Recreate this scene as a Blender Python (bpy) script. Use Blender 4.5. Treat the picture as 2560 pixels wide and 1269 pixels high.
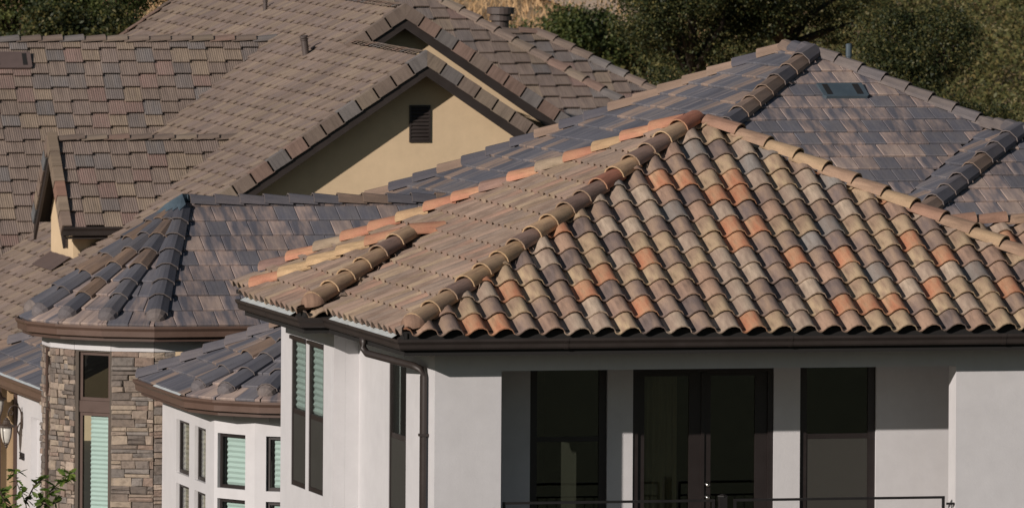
import bpy, bmesh, math, random
from mathutils import Vector, Matrix, noise
import numpy as np

# ------------------------------------------------------------------ clean start
for o in list(bpy.data.objects):
    bpy.data.objects.remove(o)
SC = bpy.context.scene
COL = SC.collection
R = math.radians
V3 = Vector

# ------------------------------------------------------------------ camera
PSI = R(13.5)
ROLL = -0.006
axis = V3((math.sin(PSI), math.cos(PSI), 0))
rt0 = V3((math.cos(PSI), -math.sin(PSI), 0))
up0 = V3((0, 0, 1))
rt = math.cos(ROLL) * rt0 - math.sin(ROLL) * up0
up = math.sin(ROLL) * rt0 + math.cos(ROLL) * up0
CAM_POS = V3((-25.9066, -113.0765, 7.7330))
cam_d = bpy.data.cameras.new('camera')
cam = bpy.data.objects.new('camera', cam_d)
COL.objects.link(cam)
cam.matrix_world = Matrix(((rt.x, up.x, -axis.x, CAM_POS.x), (rt.y, up.y, -axis.y, CAM_POS.y),
                           (rt.z, up.z, -axis.z, CAM_POS.z), (0, 0, 0, 1)))
cam_d.sensor_width = 36.0
cam_d.lens = 351.56
cam_d.shift_y = -0.56816
cam_d.clip_start = 1.0
cam_d.clip_end = 6000.0
cam_d.dof.use_dof = True
cam_d.dof.focus_distance = 124.0
cam_d.dof.aperture_fstop = 8.0
SC.camera = cam

# ------------------------------------------------------------------ sky, sun, exposure
SUN = V3((1.38, 1.0, -0.60)).normalized()          # the way the light travels
world = bpy.data.worlds.new('World')
SC.world = world
world.use_nodes = True
wn = world.node_tree.nodes
wn.clear()
w_out = wn.new('ShaderNodeOutputWorld')
w_bg = wn.new('ShaderNodeBackground')
w_sky = wn.new('ShaderNodeTexSky')
w_sky.sky_type = 'NISHITA'
w_sky.sun_disc = False
w_sky.air_density = 1.4
w_sky.dust_density = 0.4
w_sky.ozone_density = 2.5
w_sky.sun_elevation = math.asin(-SUN.z)
w_sky.sun_rotation = math.atan2(-SUN.x, -SUN.y)
w_bg.inputs['Strength'].default_value = 0.05
world.node_tree.links.new(w_sky.outputs[0], w_bg.inputs['Color'])
world.node_tree.links.new(w_bg.outputs[0], w_out.inputs['Surface'])
sun_d = bpy.data.lights.new('sun', 'SUN')
sun_d.energy = 5.0
sun_d.angle = R(0.5)
sun_d.color = (1.0, 0.90, 0.83)
sun = bpy.data.objects.new('sun', sun_d)
COL.objects.link(sun)
sun.rotation_euler = SUN.to_track_quat('-Z', 'Y').to_euler()
SC.view_settings.view_transform = 'Standard'
SC.view_settings.look = 'None'
SC.view_settings.exposure = -0.4
SC.view_settings.gamma = 1.0
SC.view_settings.use_curve_mapping = False

rnd = random.Random(7)

# ------------------------------------------------------------------ materials
def lin(c):
    return tuple(((x / 255) / 12.92 if x / 255 <= 0.04045 else ((x / 255 + 0.055) / 1.055) ** 2.4) for x in c)

def new_mat(name):
    m = bpy.data.materials.new(name)
    m.use_nodes = True
    n = m.node_tree.nodes
    n.clear()
    out = n.new('ShaderNodeOutputMaterial')
    b = n.new('ShaderNodeBsdfPrincipled')
    m.node_tree.links.new(b.outputs[0], out.inputs['Surface'])
    return m, n, m.node_tree.links, b, out

def noise_node(n, l, vec, scale, detail=3, rough=0.6):
    t = n.new('ShaderNodeTexNoise')
    t.inputs['Scale'].default_value = scale
    t.inputs['Detail'].default_value = detail
    t.inputs['Roughness'].default_value = rough
    if vec is not None:
        l.new(vec, t.inputs['Vector'])
    return t

def ramp(n, l, fac, pts):
    r = n.new('ShaderNodeValToRGB')
    el = r.color_ramp.elements
    while len(el) < len(pts):
        el.new(0.5)
    for e, (p, c) in zip(el, pts):
        e.position = p
        e.color = (*c, 1) if len(c) == 3 else c
    if fac is not None:
        l.new(fac, r.inputs['Fac'])
    return r

def mixc(n, l, fac, a, b, mode='MIX'):
    m = n.new('ShaderNodeMix')
    m.data_type = 'RGBA'
    m.blend_type = mode
    for s, v in ((m.inputs[0], fac), (m.inputs[6], a), (m.inputs[7], b)):
        if hasattr(v, 'is_output'):
            l.new(v, s)
        elif isinstance(v, (int, float)):
            s.default_value = v
        else:
            s.default_value = (*v, 1)
    return m.outputs[2]

def math_node(n, l, op, a, b=None, clamp=False):
    m = n.new('ShaderNodeMath')
    m.operation = op
    m.use_clamp = clamp
    for s, v in zip(m.inputs, (a, b)):
        if v is None:
            continue
        if hasattr(v, 'is_output'):
            l.new(v, s)
        else:
            s.default_value = v
    return m.outputs[0]

def bump(n, l, b, h, strength, dist=0.01):
    bp = n.new('ShaderNodeBump')
    bp.inputs['Strength'].default_value = strength
    bp.inputs['Distance'].default_value = dist
    l.new(h, bp.inputs['Height'])
    l.new(bp.outputs[0], b.inputs['Normal'])

def tile_material(name, fu, fv, split, rough=0.85, grit=0.35, blotch=0.5):
    """each tile carries two pigment colours; streaks run down its length"""
    m, n, l, b, _ = new_mat(name)
    a1 = n.new('ShaderNodeAttribute'); a1.attribute_name = 'pigment'
    a2 = n.new('ShaderNodeAttribute'); a2.attribute_name = 'pigment_two'
    uv = n.new('ShaderNodeUVMap'); uv.uv_map = 'UVMap'
    sep = n.new('ShaderNodeSeparateXYZ'); l.new(uv.outputs[0], sep.inputs[0])
    cmb = n.new('ShaderNodeCombineXYZ')
    l.new(math_node(n, l, 'MULTIPLY', sep.outputs[0], fu), cmb.inputs[0])
    l.new(math_node(n, l, 'MULTIPLY', sep.outputs[1], fv), cmb.inputs[1])
    l.new(math_node(n, l, 'MULTIPLY', a1.outputs['Alpha'], 57.0), cmb.inputs[2])
    st = noise_node(n, l, cmb.outputs[0], 1.0, 4, 0.65)
    cm2 = n.new('ShaderNodeCombineXYZ')
    l.new(math_node(n, l, 'MULTIPLY', sep.outputs[0], 8.0), cm2.inputs[0])
    l.new(math_node(n, l, 'MULTIPLY', sep.outputs[1], 1.6), cm2.inputs[1])
    l.new(math_node(n, l, 'MULTIPLY', a1.outputs['Alpha'], 91.0), cm2.inputs[2])
    bl = noise_node(n, l, cm2.outputs[0], 1.0, 2)
    f = ramp(n, l, bl.outputs[0], [(split - 0.13, (0, 0, 0)), (split + 0.13, (1, 1, 1))]).outputs[0]
    base = mixc(n, l, f, a1.outputs['Color'], a2.outputs['Color'])
    sv = ramp(n, l, st.outputs[0], [(0.25, (1 - blotch * .62,) * 3), (0.5, (1, 1, 1)), (0.8, (1 + blotch * .34,) * 3)]).outputs[0]
    base = mixc(n, l, 1.0, base, sv, 'MULTIPLY')
    geo = n.new('ShaderNodeNewGeometry')
    gr = noise_node(n, l, geo.outputs['Position'], 0.55, 4, 0.65)
    dirt = ramp(n, l, gr.outputs[0], [(0.3, (0.80, 0.79, 0.78)), (0.65, (1.06, 1.05, 1.03))]).outputs[0]
    base = mixc(n, l, 1.0, base, dirt, 'MULTIPLY')
    fine = noise_node(n, l, geo.outputs['Position'], 60.0, 3, 0.7)
    fr = ramp(n, l, fine.outputs[0], [(0.3, (0.88,) * 3), (0.7, (1.1,) * 3)]).outputs[0]
    base = mixc(n, l, 1.0, base, fr, 'MULTIPLY')
    l.new(base, b.inputs['Base Color'])
    b.inputs['Roughness'].default_value = rough
    b.inputs['Specular IOR Level'].default_value = 0.3
    h = math_node(n, l, 'ADD', fine.outputs[0], st.outputs[0])
    bump(n, l, b, h, grit, 0.006)
    return m

M = {}
M['s_tile'] = tile_material('barrel_tile', 20, 2.4, 0.52, 0.82, 0.35, 0.62)
M['shake_tile'] = tile_material('shake_tile', 42, 2.0, 0.56, 0.9, 0.35, 0.55)
M['slate_tile'] = tile_material('slate_tile', 26, 1.8, 0.5, 0.75, 0.25, 0.35)

def stucco(name, c, var=0.06, bs=0.25):
    m, n, l, b, _ = new_mat(name)
    geo = n.new('ShaderNodeNewGeometry')
    big = noise_node(n, l, geo.outputs['Position'], 0.9, 5, 0.62)
    fine = noise_node(n, l, geo.outputs['Position'], 38, 4, 0.7)
    r = ramp(n, l, big.outputs[0], [(0.3, (1 - var,) * 3), (0.7, (1 + var * .5,) * 3)]).outputs[0]
    mid = noise_node(n, l, geo.outputs['Position'], 4.5, 5, 0.7)
    rm = ramp(n, l, mid.outputs[0], [(0.32, (1 - var * .7,) * 3), (0.68, (1 + var * .35,) * 3)]).outputs[0]
    base = mixc(n, l, 1.0, mixc(n, l, 1.0, lin(c), r, 'MULTIPLY'), rm, 'MULTIPLY')
    # faint vertical weather streaks
    mp = n.new('ShaderNodeMapping'); mp.inputs['Scale'].default_value = (7, 7, 0.35)
    l.new(geo.outputs['Position'], mp.inputs[0])
    stv = noise_node(n, l, mp.outputs[0], 1.0, 3)
    r2 = ramp(n, l, stv.outputs[0], [(0.35, (0.985, 0.983, 0.98)), (0.6, (1, 1, 1))]).outputs[0]
    base = mixc(n, l, 1.0, base, r2, 'MULTIPLY')
    l.new(base, b.inputs['Base Color'])
    b.inputs['Roughness'].default_value = 0.93
    b.inputs['Specular IOR Level'].default_value = 0.2
    bump(n, l, b, fine.outputs[0], bs, 0.006)
    return m

def paint(name, c, rough=0.45, var=0.12, spec=0.5, metal=0.0):
    m, n, l, b, _ = new_mat(name)
    geo = n.new('ShaderNodeNewGeometry')
    nz = noise_node(n, l, geo.outputs['Position'], 3.0, 5, 0.7)
    r = ramp(n, l, nz.outputs[0], [(0.3, (1 - var,) * 3), (0.7, (1 + var * .6,) * 3)]).outputs[0]
    l.new(mixc(n, l, 1.0, lin(c), r, 'MULTIPLY'), b.inputs['Base Color'])
    rr = ramp(n, l, nz.outputs[0], [(0.3, (rough - .08,) * 3), (0.7, (rough + .1,) * 3)]).outputs[0]
    l.new(rr, b.inputs['Roughness'])
    b.inputs['Specular IOR Level'].default_value = spec
    b.inputs['Metallic'].default_value = metal
    return m

M['white'] = stucco('white_stucco', (206, 205, 206), 0.06)
M['tan'] = stucco('tan_stucco', (216, 192, 158), 0.08)
M['entry_tan'] = stucco('entry_stucco', (186, 160, 126), 0.05)
M['brown_metal'] = paint('brown_metal', (98, 78, 68), 0.45)
M['dark_trim'] = paint('dark_trim', (52, 45, 42), 0.5)
M['brown_trim'] = paint('brown_trim', (84, 66, 58), 0.5)
M['window_frame'] = paint('window_frame', (42, 36, 35), 0.4)
M['flashing'] = paint('flashing', (205, 212, 212), 0.4, 0.15)
M['lead'] = paint('lead_flashing', (88, 104, 114), 0.6, 0.3)
M['vent_blue'] = paint('vent_paint', (74, 87, 95), 0.55, 0.15)
M['vent_brown'] = paint('vent_paint_brown', (98, 84, 80), 0.6, 0.15)
M['pipe'] = paint('pipe_paint', (84, 74, 70), 0.55, 0.15)
M['black_iron'] = paint('black_iron', (34, 32, 32), 0.45)
M['closure'] = paint('eave_closure', (30, 28, 27), 0.8)
M['deck'] = paint('roof_underlay', (46, 42, 40), 0.9)
M['chrome'] = paint('satin_nickel', (190, 190, 188), 0.25, 0.05, 0.5, 1.0)
M['room'] = paint('room_wall', (58, 56, 50), 0.9)
M['bounce_floor_tile'] = paint('bounce_floor_tile', (178, 160, 138), 0.7)  # kept pale so the unseen balcony floor bounces warm light
M['room_floor'] = paint('room_floor', (70, 55, 44), 0.7)
M['shade_aqua'] = paint('pleated_shade', (196, 206, 202), 0.85, 0.06)
M['shade_white'] = paint('roller_shade', (188, 186, 176), 0.85, 0.04)
M['curtain'] = paint('curtain', (172, 160, 142), 0.9, 0.06)
M['screen'] = paint('insect_screen', (53, 52, 47), 0.8, 0.05)
M['lamp_glass'] = paint('frosted_glass', (205, 202, 194), 0.35, 0.04)
M['bronze'] = paint('bronze_lamp', (66, 54, 46), 0.45)

def glass_mat(name, tint, refl):
    m, n, l, b, out = new_mat(name)
    n.remove(b)
    tr = n.new('ShaderNodeBsdfTransparent'); tr.inputs[0].default_value = (*tint, 1)
    gl = n.new('ShaderNodeBsdfGlossy'); gl.inputs['Roughness'].default_value = 0.015
    geo = n.new('ShaderNodeNewGeometry')
    nz = noise_node(n, l, geo.outputs['Position'], 1.6, 2)
    bp = n.new('ShaderNodeBump'); bp.inputs['Strength'].default_value = 0.05; bp.inputs['Distance'].default_value = 0.02
    l.new(nz.outputs[0], bp.inputs['Height']); l.new(bp.outputs[0], gl.inputs['Normal'])
    fr = n.new('ShaderNodeFresnel')
    ior = math_node(n, l, 'POWER', refl, math_node(n, l, 'SUBTRACT', 1.0, math_node(n, l, 'MULTIPLY', geo.outputs['Backfacing'], 2.0)))
    l.new(ior, fr.inputs[0])
    mx = n.new('ShaderNodeMixShader')
    l.new(fr.outputs[0], mx.inputs[0]); l.new(tr.outputs[0], mx.inputs[1]); l.new(gl.outputs[0], mx.inputs[2])
    l.new(mx.outputs[0], out.inputs['Surface'])
    return m
M['glass'] = glass_mat('window_glass', (0.93, 0.975, 0.962), 1.5)
M['black_glass'] = glass_mat('shaded_window_glass', (0.30, 0.31, 0.29), 1.55)
M['added_olive_ground'] = paint('added_ground_olive', (108, 112, 84), 0.95, 0.3)  # olive for the added ground sheet mirrored in the glass
M['dark_glass'] = glass_mat('dark_window_glass', (0.72, 0.74, 0.68), 1.7)

def stone_mat():
    m, n, l, b, _ = new_mat('ledge_stone')
    a1 = n.new('ShaderNodeAttribute'); a1.attribute_name = 'pigment'
    geo = n.new('ShaderNodeNewGeometry')
    nz = noise_node(n, l, geo.outputs['Position'], 14, 6, 0.7)
    r = ramp(n, l, nz.outputs[0], [(0.25, (0.55, 0.53, 0.5)), (0.5, (1, 1, 1)), (0.8, (1.25, 1.2, 1.12))]).outputs[0]
    l.new(mixc(n, l, 1.0, a1.outputs['Color'], r, 'MULTIPLY'), b.inputs['Base Color'])
    b.inputs['Roughness'].default_value = 0.9
    bump(n, l, b, nz.outputs[0], 0.8, 0.02)
    return m
M['stone'] = stone_mat()
M['mortar'] = paint('mortar', (88, 80, 72), 0.95)

def leaf_mat(name, c1, c2, c3, trans=0.25):
    m, n, l, b, out = new_mat(name)
    geo = n.new('ShaderNodeNewGeometry')
    r = ramp(n, l, geo.outputs['Random Per Island'], [(0.0, lin(c1)), (0.55, lin(c2)), (1.0, lin(c3))])
    big = noise_node(n, l, geo.outputs['Position'], 1.1, 3)
    r2 = ramp(n, l, big.outputs[0], [(0.35, (0.72, 0.76, 0.7)), (0.65, (1.2, 1.12, 1.0))]).outputs[0]
    c = mixc(n, l, 1.0, r.outputs[0], r2, 'MULTIPLY')
    l.new(c, b.inputs['Base Color'])
    b.inputs['Roughness'].default_value = 0.55
    b.inputs['Specular IOR Level'].default_value = 0.35
    tl = n.new('ShaderNodeBsdfTranslucent'); l.new(c, tl.inputs[0])
    mx = n.new('ShaderNodeMixShader'); mx.inputs[0].default_value = trans
    l.new(b.outputs[0], mx.inputs[1]); l.new(tl.outputs[0], mx.inputs[2])
    l.new(mx.outputs[0], out.inputs['Surface'])
    return m
M['oak_leaf'] = leaf_mat('oak_leaf', (40, 50, 31), (63, 72, 43), (112, 106, 64))
M['green_leaf'] = leaf_mat('green_leaf', (48, 60, 34), (74, 88, 48), (104, 108, 64))
M['brush_leaf'] = leaf_mat('brush_leaf', (74, 80, 50), (100, 102, 64), (134, 122, 82))
M['sapling_leaf'] = leaf_mat('sapling_leaf', (58, 86, 34), (82, 112, 46), (116, 134, 66), 0.35)
M['bark'] = paint('bark', (72, 60, 50), 0.95, 0.3)

def ground_mat():
    m, n, l, b, _ = new_mat('dry_grass_ground')
    geo = n.new('ShaderNodeNewGeometry')
    n1 = noise_node(n, l, geo.outputs['Position'], 0.12, 6, 0.65)
    n2 = noise_node(n, l, geo.outputs['Position'], 2.2, 5, 0.7)
    r = ramp(n, l, n1.outputs[0], [(0.3, lin((164, 136, 102))), (0.5, lin((198, 166, 126))), (0.72, lin((214, 188, 152)))]).outputs[0]
    r2 = ramp(n, l, n2.outputs[0], [(0.3, (0.7, 0.68, 0.62)), (0.6, (1.05, 1.03, 1.0))]).outputs[0]
    l.new(mixc(n, l, 1.0, r, r2, 'MULTIPLY'), b.inputs['Base Color'])
    b.inputs['Roughness'].default_value = 0.95
    bump(n, l, b, n2.outputs[0], 0.5, 0.2)
    return m
M['ground'] = ground_mat()
M['low_bounce_asphalt'] = paint('low_bounce_asphalt', (62, 61, 60), 0.9, 0.2)  # dark cover of the added street sheet, keeps bounce low
M['low_bounce_mulch'] = paint('low_bounce_ground', (70, 62, 48), 0.95, 0.35)  # dark cover of the added bed sheet, keeps bounce low
M['path'] = stucco('pale_dirt', (222, 196, 170), 0.12)

# ------------------------------------------------------------------ object helpers
def link(o, parent=None):
    COL.objects.link(o)
    if parent is not None:
        o.parent = parent
        o.matrix_parent_inverse = parent.matrix_world.inverted()
    return o

def mesh(name, verts, faces, mat, smooth=False):
    me = bpy.data.meshes.new(name)
    me.from_pydata([tuple(v) for v in verts], [], faces)
    me.materials.append(M[mat])
    if smooth:
        me.polygons.foreach_set('use_smooth', [True] * len(me.polygons))
    return me

def part(name, verts, faces, mat, parent, smooth=False):
    return link(bpy.data.objects.new(name, mesh(name, verts, faces, mat, smooth)), parent)

def thing(name, label, cat, loc, group=None):
    o = bpy.data.objects.new(name, None)
    o.empty_display_size = 0.3
    COL.objects.link(o)
    o.location = loc
    o.matrix_world = Matrix.Translation(loc)
    o['label'] = label
    o['category'] = cat
    if group:
        o['group'] = group
    return o

def tag(o, label, cat, group=None, kind=None):
    if label: o['label'] = label
    if cat: o['category'] = cat
    if group: o['group'] = group
    if kind: o['kind'] = kind
    return o

class MB:
    def __init__(s):
        s.v = []; s.f = []
    def add(s, verts, faces):
        k = len(s.v)
        s.v += [tuple(p) for p in verts]
        s.f += [tuple(i + k for i in f) for f in faces]
        return s
    def box(s, a, b):
        x0, y0, z0 = a; x1, y1, z1 = b
        return s.add([(x0, y0, z0), (x1, y0, z0), (x1, y1, z0), (x0, y1, z0), (x0, y0, z1), (x1, y0, z1), (x1, y1, z1), (x0, y1, z1)],
                     [(0, 3, 2, 1), (4, 5, 6, 7), (0, 1, 5, 4), (1, 2, 6, 5), (2, 3, 7, 6), (3, 0, 4, 7)])
    def obox(s, o, ax, ay, az, a, b):
        """box in a local frame"""
        m = MB().box(a, b)
        return s.add([o + ax * p[0] + ay * p[1] + az * p[2] for p in m.v], m.f)
    def tube(s, pts, rad, n=10, cap=True):
        pts = [V3(p) for p in pts]
        rads = rad if isinstance(rad, (list, tuple)) else [rad] * len(pts)
        rings = []
        for i, p in enumerate(pts):
            d = (pts[min(i + 1, len(pts) - 1)] - pts[max(i - 1, 0)]).normalized()
            x = d.cross(V3((0.13, 0.37, 0.92)))
            x.normalize(); y = d.cross(x)
            rings.append([p + (x * math.cos(2 * math.pi * k / n) + y * math.sin(2 * math.pi * k / n)) * rads[i] for k in range(n)])
        v = [q for r_ in rings for q in r_]
        f = []
        for i in range(len(pts) - 1):
            for k in range(n):
                f.append((i * n + k, i * n + (k + 1) % n, (i + 1) * n + (k + 1) % n, (i + 1) * n + k))
        if cap:
            f.append(tuple(range(n - 1, -1, -1)))
            f.append(tuple((len(pts) - 1) * n + k for k in range(n)))
        return s.add(v, f)
    def lathe(s, c, prof, n=14):
        c = V3(c)
        v = []; f = []
        for r_, z in prof:
            v += [c + V3((r_ * math.cos(2 * math.pi * k / n), r_ * math.sin(2 * math.pi * k / n), z)) for k in range(n)]
        for i in range(len(prof) - 1):
            for k in range(n):
                f.append((i * n + k, i * n + (k + 1) % n, (i + 1) * n + (k + 1) % n, (i + 1) * n + k))
        f.append(tuple(range(n - 1, -1, -1)))
        f.append(tuple((len(prof) - 1) * n + k for k in range(n)))
        return s.add(v, f)
    def part(s, name, mat, parent, smooth=False):
        return part(name, s.v, s.f, mat, parent, smooth)

def poly_slab(pts, t):
    """thick sheet below a planar polygon"""
    n = len(pts)
    nm = (V3(pts[1]) - V3(pts[0])).cross(V3(pts[2]) - V3(pts[0])).normalized()
    if nm.z < 0: nm = -nm; pts = list(reversed(pts))
    lo = [V3(p) - nm * t for p in pts]
    f = [tuple(range(n)), tuple(range(2 * n - 1, n - 1, -1))]
    for i in range(n):
        j = (i + 1) % n
        f.append((j, i, n + i, n + j))
    return [V3(p) for p in pts] + lo, f

# ------------------------------------------------------------------ roof tiles
S_PROF = [(0, .016), (.09, .002), (.19, .005), (.28, .028), (.40, .064), (.56, .090), (.73, .094), (.89, .073), (1.0, .018)]
def s_tile_geo(w, ln, th):
    """barrel and pan in one piece: the roll drops steeply to the next tile's pan"""
    n = len(S_PROF)
    v = []; f = []
    for y, z0 in ((0.0, th), (ln, 0.0)):
        for lay in (0, -0.017):
            for t, h in S_PROF:
                v.append((t * w, y, z0 + h + lay + 0.012))
    for i in range(n - 1):
        f.append((i, i + 1, 2 * n + i + 1, 2 * n + i))                  # top
    for i in range(n - 1):
        f.append((n + i + 1, n + i, 3 * n + i, 3 * n + i + 1))          # underside
    b0 = len(v); v += v[:2 * n]
    for i in range(n - 1):
        f.append((b0 + i + 1, b0 + i, b0 + n + i, b0 + n + i + 1))      # butt
    f.append((b0, 2 * n, 3 * n, b0 + n)); f.append((b0 + n - 1, b0 + 2 * n - 1, 4 * n - 1, 3 * n - 1))
    return v, f, set(range(2 * (n - 1)))

def shake_tile_geo(w, ln, th):
    n = 17
    v = []; f = []
    g = 0.0015
    for y, z0 in ((0.0, th), (ln, 0.004)):
        for i in range(n):
            v.append((g + (w - 2 * g) * i / (n - 1), y - (0.006 if (y == 0 and i % 2) else 0), z0 + (0.007 if i % 2 else 0.0)))
    for i in range(n):
        v.append((g + (w - 2 * g) * i / (n - 1), 0.004 - (0.006 if i % 2 else 0), th - 0.026 + (0.010 if i % 2 == 0 else 0)))
    for i in range(n - 1):
        f.append((i, i + 1, n + i + 1, n + i))
    for i in range(n - 1):
        f.append((i + 1, i, 2 * n + i, 2 * n + i + 1))
    k = len(v)
    v += [(g, ln, -0.02), (w - g, ln, -0.02)]
    f.append((0, n, k, 2 * n)); f.append((2 * n - 1, n - 1, 3 * n - 1, k + 1))
    return v, f, set()

def slate_tile_geo(w, ln, th):
    g = 0.003; c = 0.008
    v = [(g, 0.0, th - 0.034), (w - g, 0.0, th - 0.034), (g, 0.0, th - c), (w - g, 0.0, th - c), (g + c, c, th), (w - g - c, c, th),
         (g + c, ln, 0.004), (w - g - c, ln, 0.004), (g, ln, -0.004), (w - g, ln, -0.004), (g, ln, -0.03), (w - g, ln, -0.03)]
    f = [(0, 1, 3, 2), (2, 3, 5, 4), (4, 5, 7, 6), (5, 3, 9, 7), (2, 4, 6, 8), (3, 1, 11, 9), (0, 2, 8, 10)]
    return v, f, set()

GEO = {'s_tile': s_tile_geo, 'shake_tile': shake_tile_geo, 'slate_tile': slate_tile_geo}

PAL = {
    'mission': [((195, 172, 139), (165, 140, 118), .24), ((181, 163, 143), (151, 132, 117), .18), ((186, 128, 97), (180, 146, 115), .13),
                ((178, 148, 126), (155, 130, 115), .11), ((134, 116, 106), (160, 137, 117), .18), ((121, 107, 101), (145, 125, 111), .11),
                ((152, 146, 139), (138, 127, 118), .06)],
    'ball': [((150, 122, 104), (140, 114, 98), 1.0)],
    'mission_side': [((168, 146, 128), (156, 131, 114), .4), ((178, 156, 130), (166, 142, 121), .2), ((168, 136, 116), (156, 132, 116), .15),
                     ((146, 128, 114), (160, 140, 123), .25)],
    'shake': [((142, 127, 115), (134, 119, 109), .36), ((150, 134, 115), (140, 125, 110), .18), ((132, 118, 110), (138, 123, 112), .18),
              ((126, 122, 120), (130, 123, 117), .10), ((146, 121, 112), (138, 120, 110), .11), ((122, 115, 111), (130, 120, 112), .07)],
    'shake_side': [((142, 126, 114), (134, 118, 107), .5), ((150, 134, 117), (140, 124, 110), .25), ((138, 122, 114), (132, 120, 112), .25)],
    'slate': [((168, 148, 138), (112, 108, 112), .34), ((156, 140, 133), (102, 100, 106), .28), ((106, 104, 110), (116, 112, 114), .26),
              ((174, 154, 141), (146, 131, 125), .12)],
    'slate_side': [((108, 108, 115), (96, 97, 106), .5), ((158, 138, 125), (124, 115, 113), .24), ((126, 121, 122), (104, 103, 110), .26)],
    'cap_mission': [((200, 168, 126), (188, 154, 116), .36), ((184, 128, 100), (188, 142, 108), .24), ((172, 151, 124), (158, 137, 115), .22),
                    ((152, 122, 105), (134, 107, 95), .18)],
    'cap_hip': [((184, 156, 122), (170, 141, 113), .32), ((156, 130, 113), (142, 120, 106), .26), ((176, 120, 94), (162, 113, 90), .20),
                ((196, 164, 124), (180, 149, 117), .22)],
    'cap_right': [((174, 144, 116), (162, 132, 107), .5), ((184, 156, 120), (174, 145, 113), .2), ((168, 131, 106), (158, 123, 101), .3)],
    'cap_rake': [((128, 112, 101), (120, 105, 96), .4), ((112, 114, 116), (106, 107, 109), .2), ((144, 113, 98), (134, 106, 94), .16), ((138, 123, 107), (128, 114, 101), .24)],
    'cap_shake': [((134, 119, 107), (126, 111, 101), .45), ((122, 119, 117), (114, 111, 110), .17), ((144, 119, 106), (134, 110, 98), .2),
                  ((142, 128, 111), (130, 117, 104), .18)],
    'cap_slate': [((98, 95, 100), (104, 100, 103), .4), ((144, 122, 106), (128, 110, 98), .35), ((116, 109, 109), (104, 99, 103), .25)],
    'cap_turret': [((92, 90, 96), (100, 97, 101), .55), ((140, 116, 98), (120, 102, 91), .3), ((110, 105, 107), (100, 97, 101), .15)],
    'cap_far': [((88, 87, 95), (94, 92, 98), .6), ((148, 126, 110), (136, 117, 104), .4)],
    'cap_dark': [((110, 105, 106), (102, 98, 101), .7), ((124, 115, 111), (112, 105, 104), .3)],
}
def soften(pal, t):
    m = [sum(a[i] * w for a, b, w in pal) for i in range(3)]
    return [(tuple(a[i] * (1 - t) + m[i] * t for i in range(3)), tuple(b[i] * (1 - t) + m[i] * t for i in range(3)), w) for a, b, w in pal]
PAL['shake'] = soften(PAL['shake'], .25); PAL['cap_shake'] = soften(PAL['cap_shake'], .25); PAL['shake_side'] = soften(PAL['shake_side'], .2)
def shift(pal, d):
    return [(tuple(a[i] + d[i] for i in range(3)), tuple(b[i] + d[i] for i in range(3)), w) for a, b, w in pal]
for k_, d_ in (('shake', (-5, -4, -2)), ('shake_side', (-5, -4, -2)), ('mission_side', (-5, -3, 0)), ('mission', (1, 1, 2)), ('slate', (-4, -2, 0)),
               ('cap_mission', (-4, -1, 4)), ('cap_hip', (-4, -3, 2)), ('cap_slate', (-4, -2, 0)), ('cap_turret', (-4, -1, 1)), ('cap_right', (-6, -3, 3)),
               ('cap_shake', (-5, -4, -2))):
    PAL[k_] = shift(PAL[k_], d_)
PLIN = {k: [(lin(a), lin(b), w) for a, b, w in v] for k, v in PAL.items()}

def pick(pal, r_):
    x = r_.random(); s = 0
    for i, (_, _, w) in enumerate(PLIN[pal]):
        s += w
        if x <= s:
            return i
    return len(PLIN[pal]) - 1

def set_pigment(me, c1, c2, seed):
    a = me.color_attributes.new('pigment', 'FLOAT_COLOR', 'POINT')
    b = me.color_attributes.new('pigment_two', 'FLOAT_COLOR', 'POINT')
    n = len(me.vertices)
    a.data.foreach_set('color', np.tile(np.array([*c1, seed], dtype=np.float32), n))
    b.data.foreach_set('color', np.tile(np.array([*c2, 1], dtype=np.float32), n))

def set_uv(me):
    co = np.empty(len(me.vertices) * 3, dtype=np.float32); me.vertices.foreach_get('co', co); co = co.reshape(-1, 3)
    li = np.empty(len(me.loops), dtype=np.int32); me.loops.foreach_get('vertex_index', li)
    u = me.uv_layers.new(name='UVMap')
    u.data.foreach_set('uv', co[li][:, :2].astype(np.float32).ravel())

MESH_CACHE = {}
def tile_mesh(style, w, ln, th, pal, ci, var):
    key = (style, round(w, 4), round(ln, 4), th, pal, ci, var)
    if key not in MESH_CACHE:
        v, f, sm = GEO[style](w, ln, th)
        me = mesh('tile', v, f, style)
        for i in sm:
            me.polygons[i].use_smooth = True
        c1, c2, _ = PLIN[pal][ci]
        rr = random.Random(sum(map(ord, pal)) * 31 + ci * 7 + var * 3)
        k = 1 + (rr.random() - .5) * 0.20
        set_pigment(me, tuple(x * k for x in c1), tuple(x * k for x in c2), rr.random())
        set_uv(me)
        MESH_CACHE[key] = me
    return MESH_CACHE[key]

class House:
    def __init__(s, name, label, cat, loc):
        s.root = thing(name, label, cat, loc)
        s.tiles = []          # records waiting to be placed

def half_plane_clip(me_src, M_inv_planes):
    bm = bmesh.new(); bm.from_mesh(me_src)
    for co, no in M_inv_planes:
        g = bm.verts[:] + bm.edges[:] + bm.faces[:]
        if not g: break
        bmesh.ops.bisect_plane(bm, geom=g, plane_co=co, plane_no=no, clear_outer=True)
    if len(bm.faces) == 0:
        bm.free(); return None
    me = me_src.copy()
    bm.to_mesh(me); bm.free()
    return me

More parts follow.
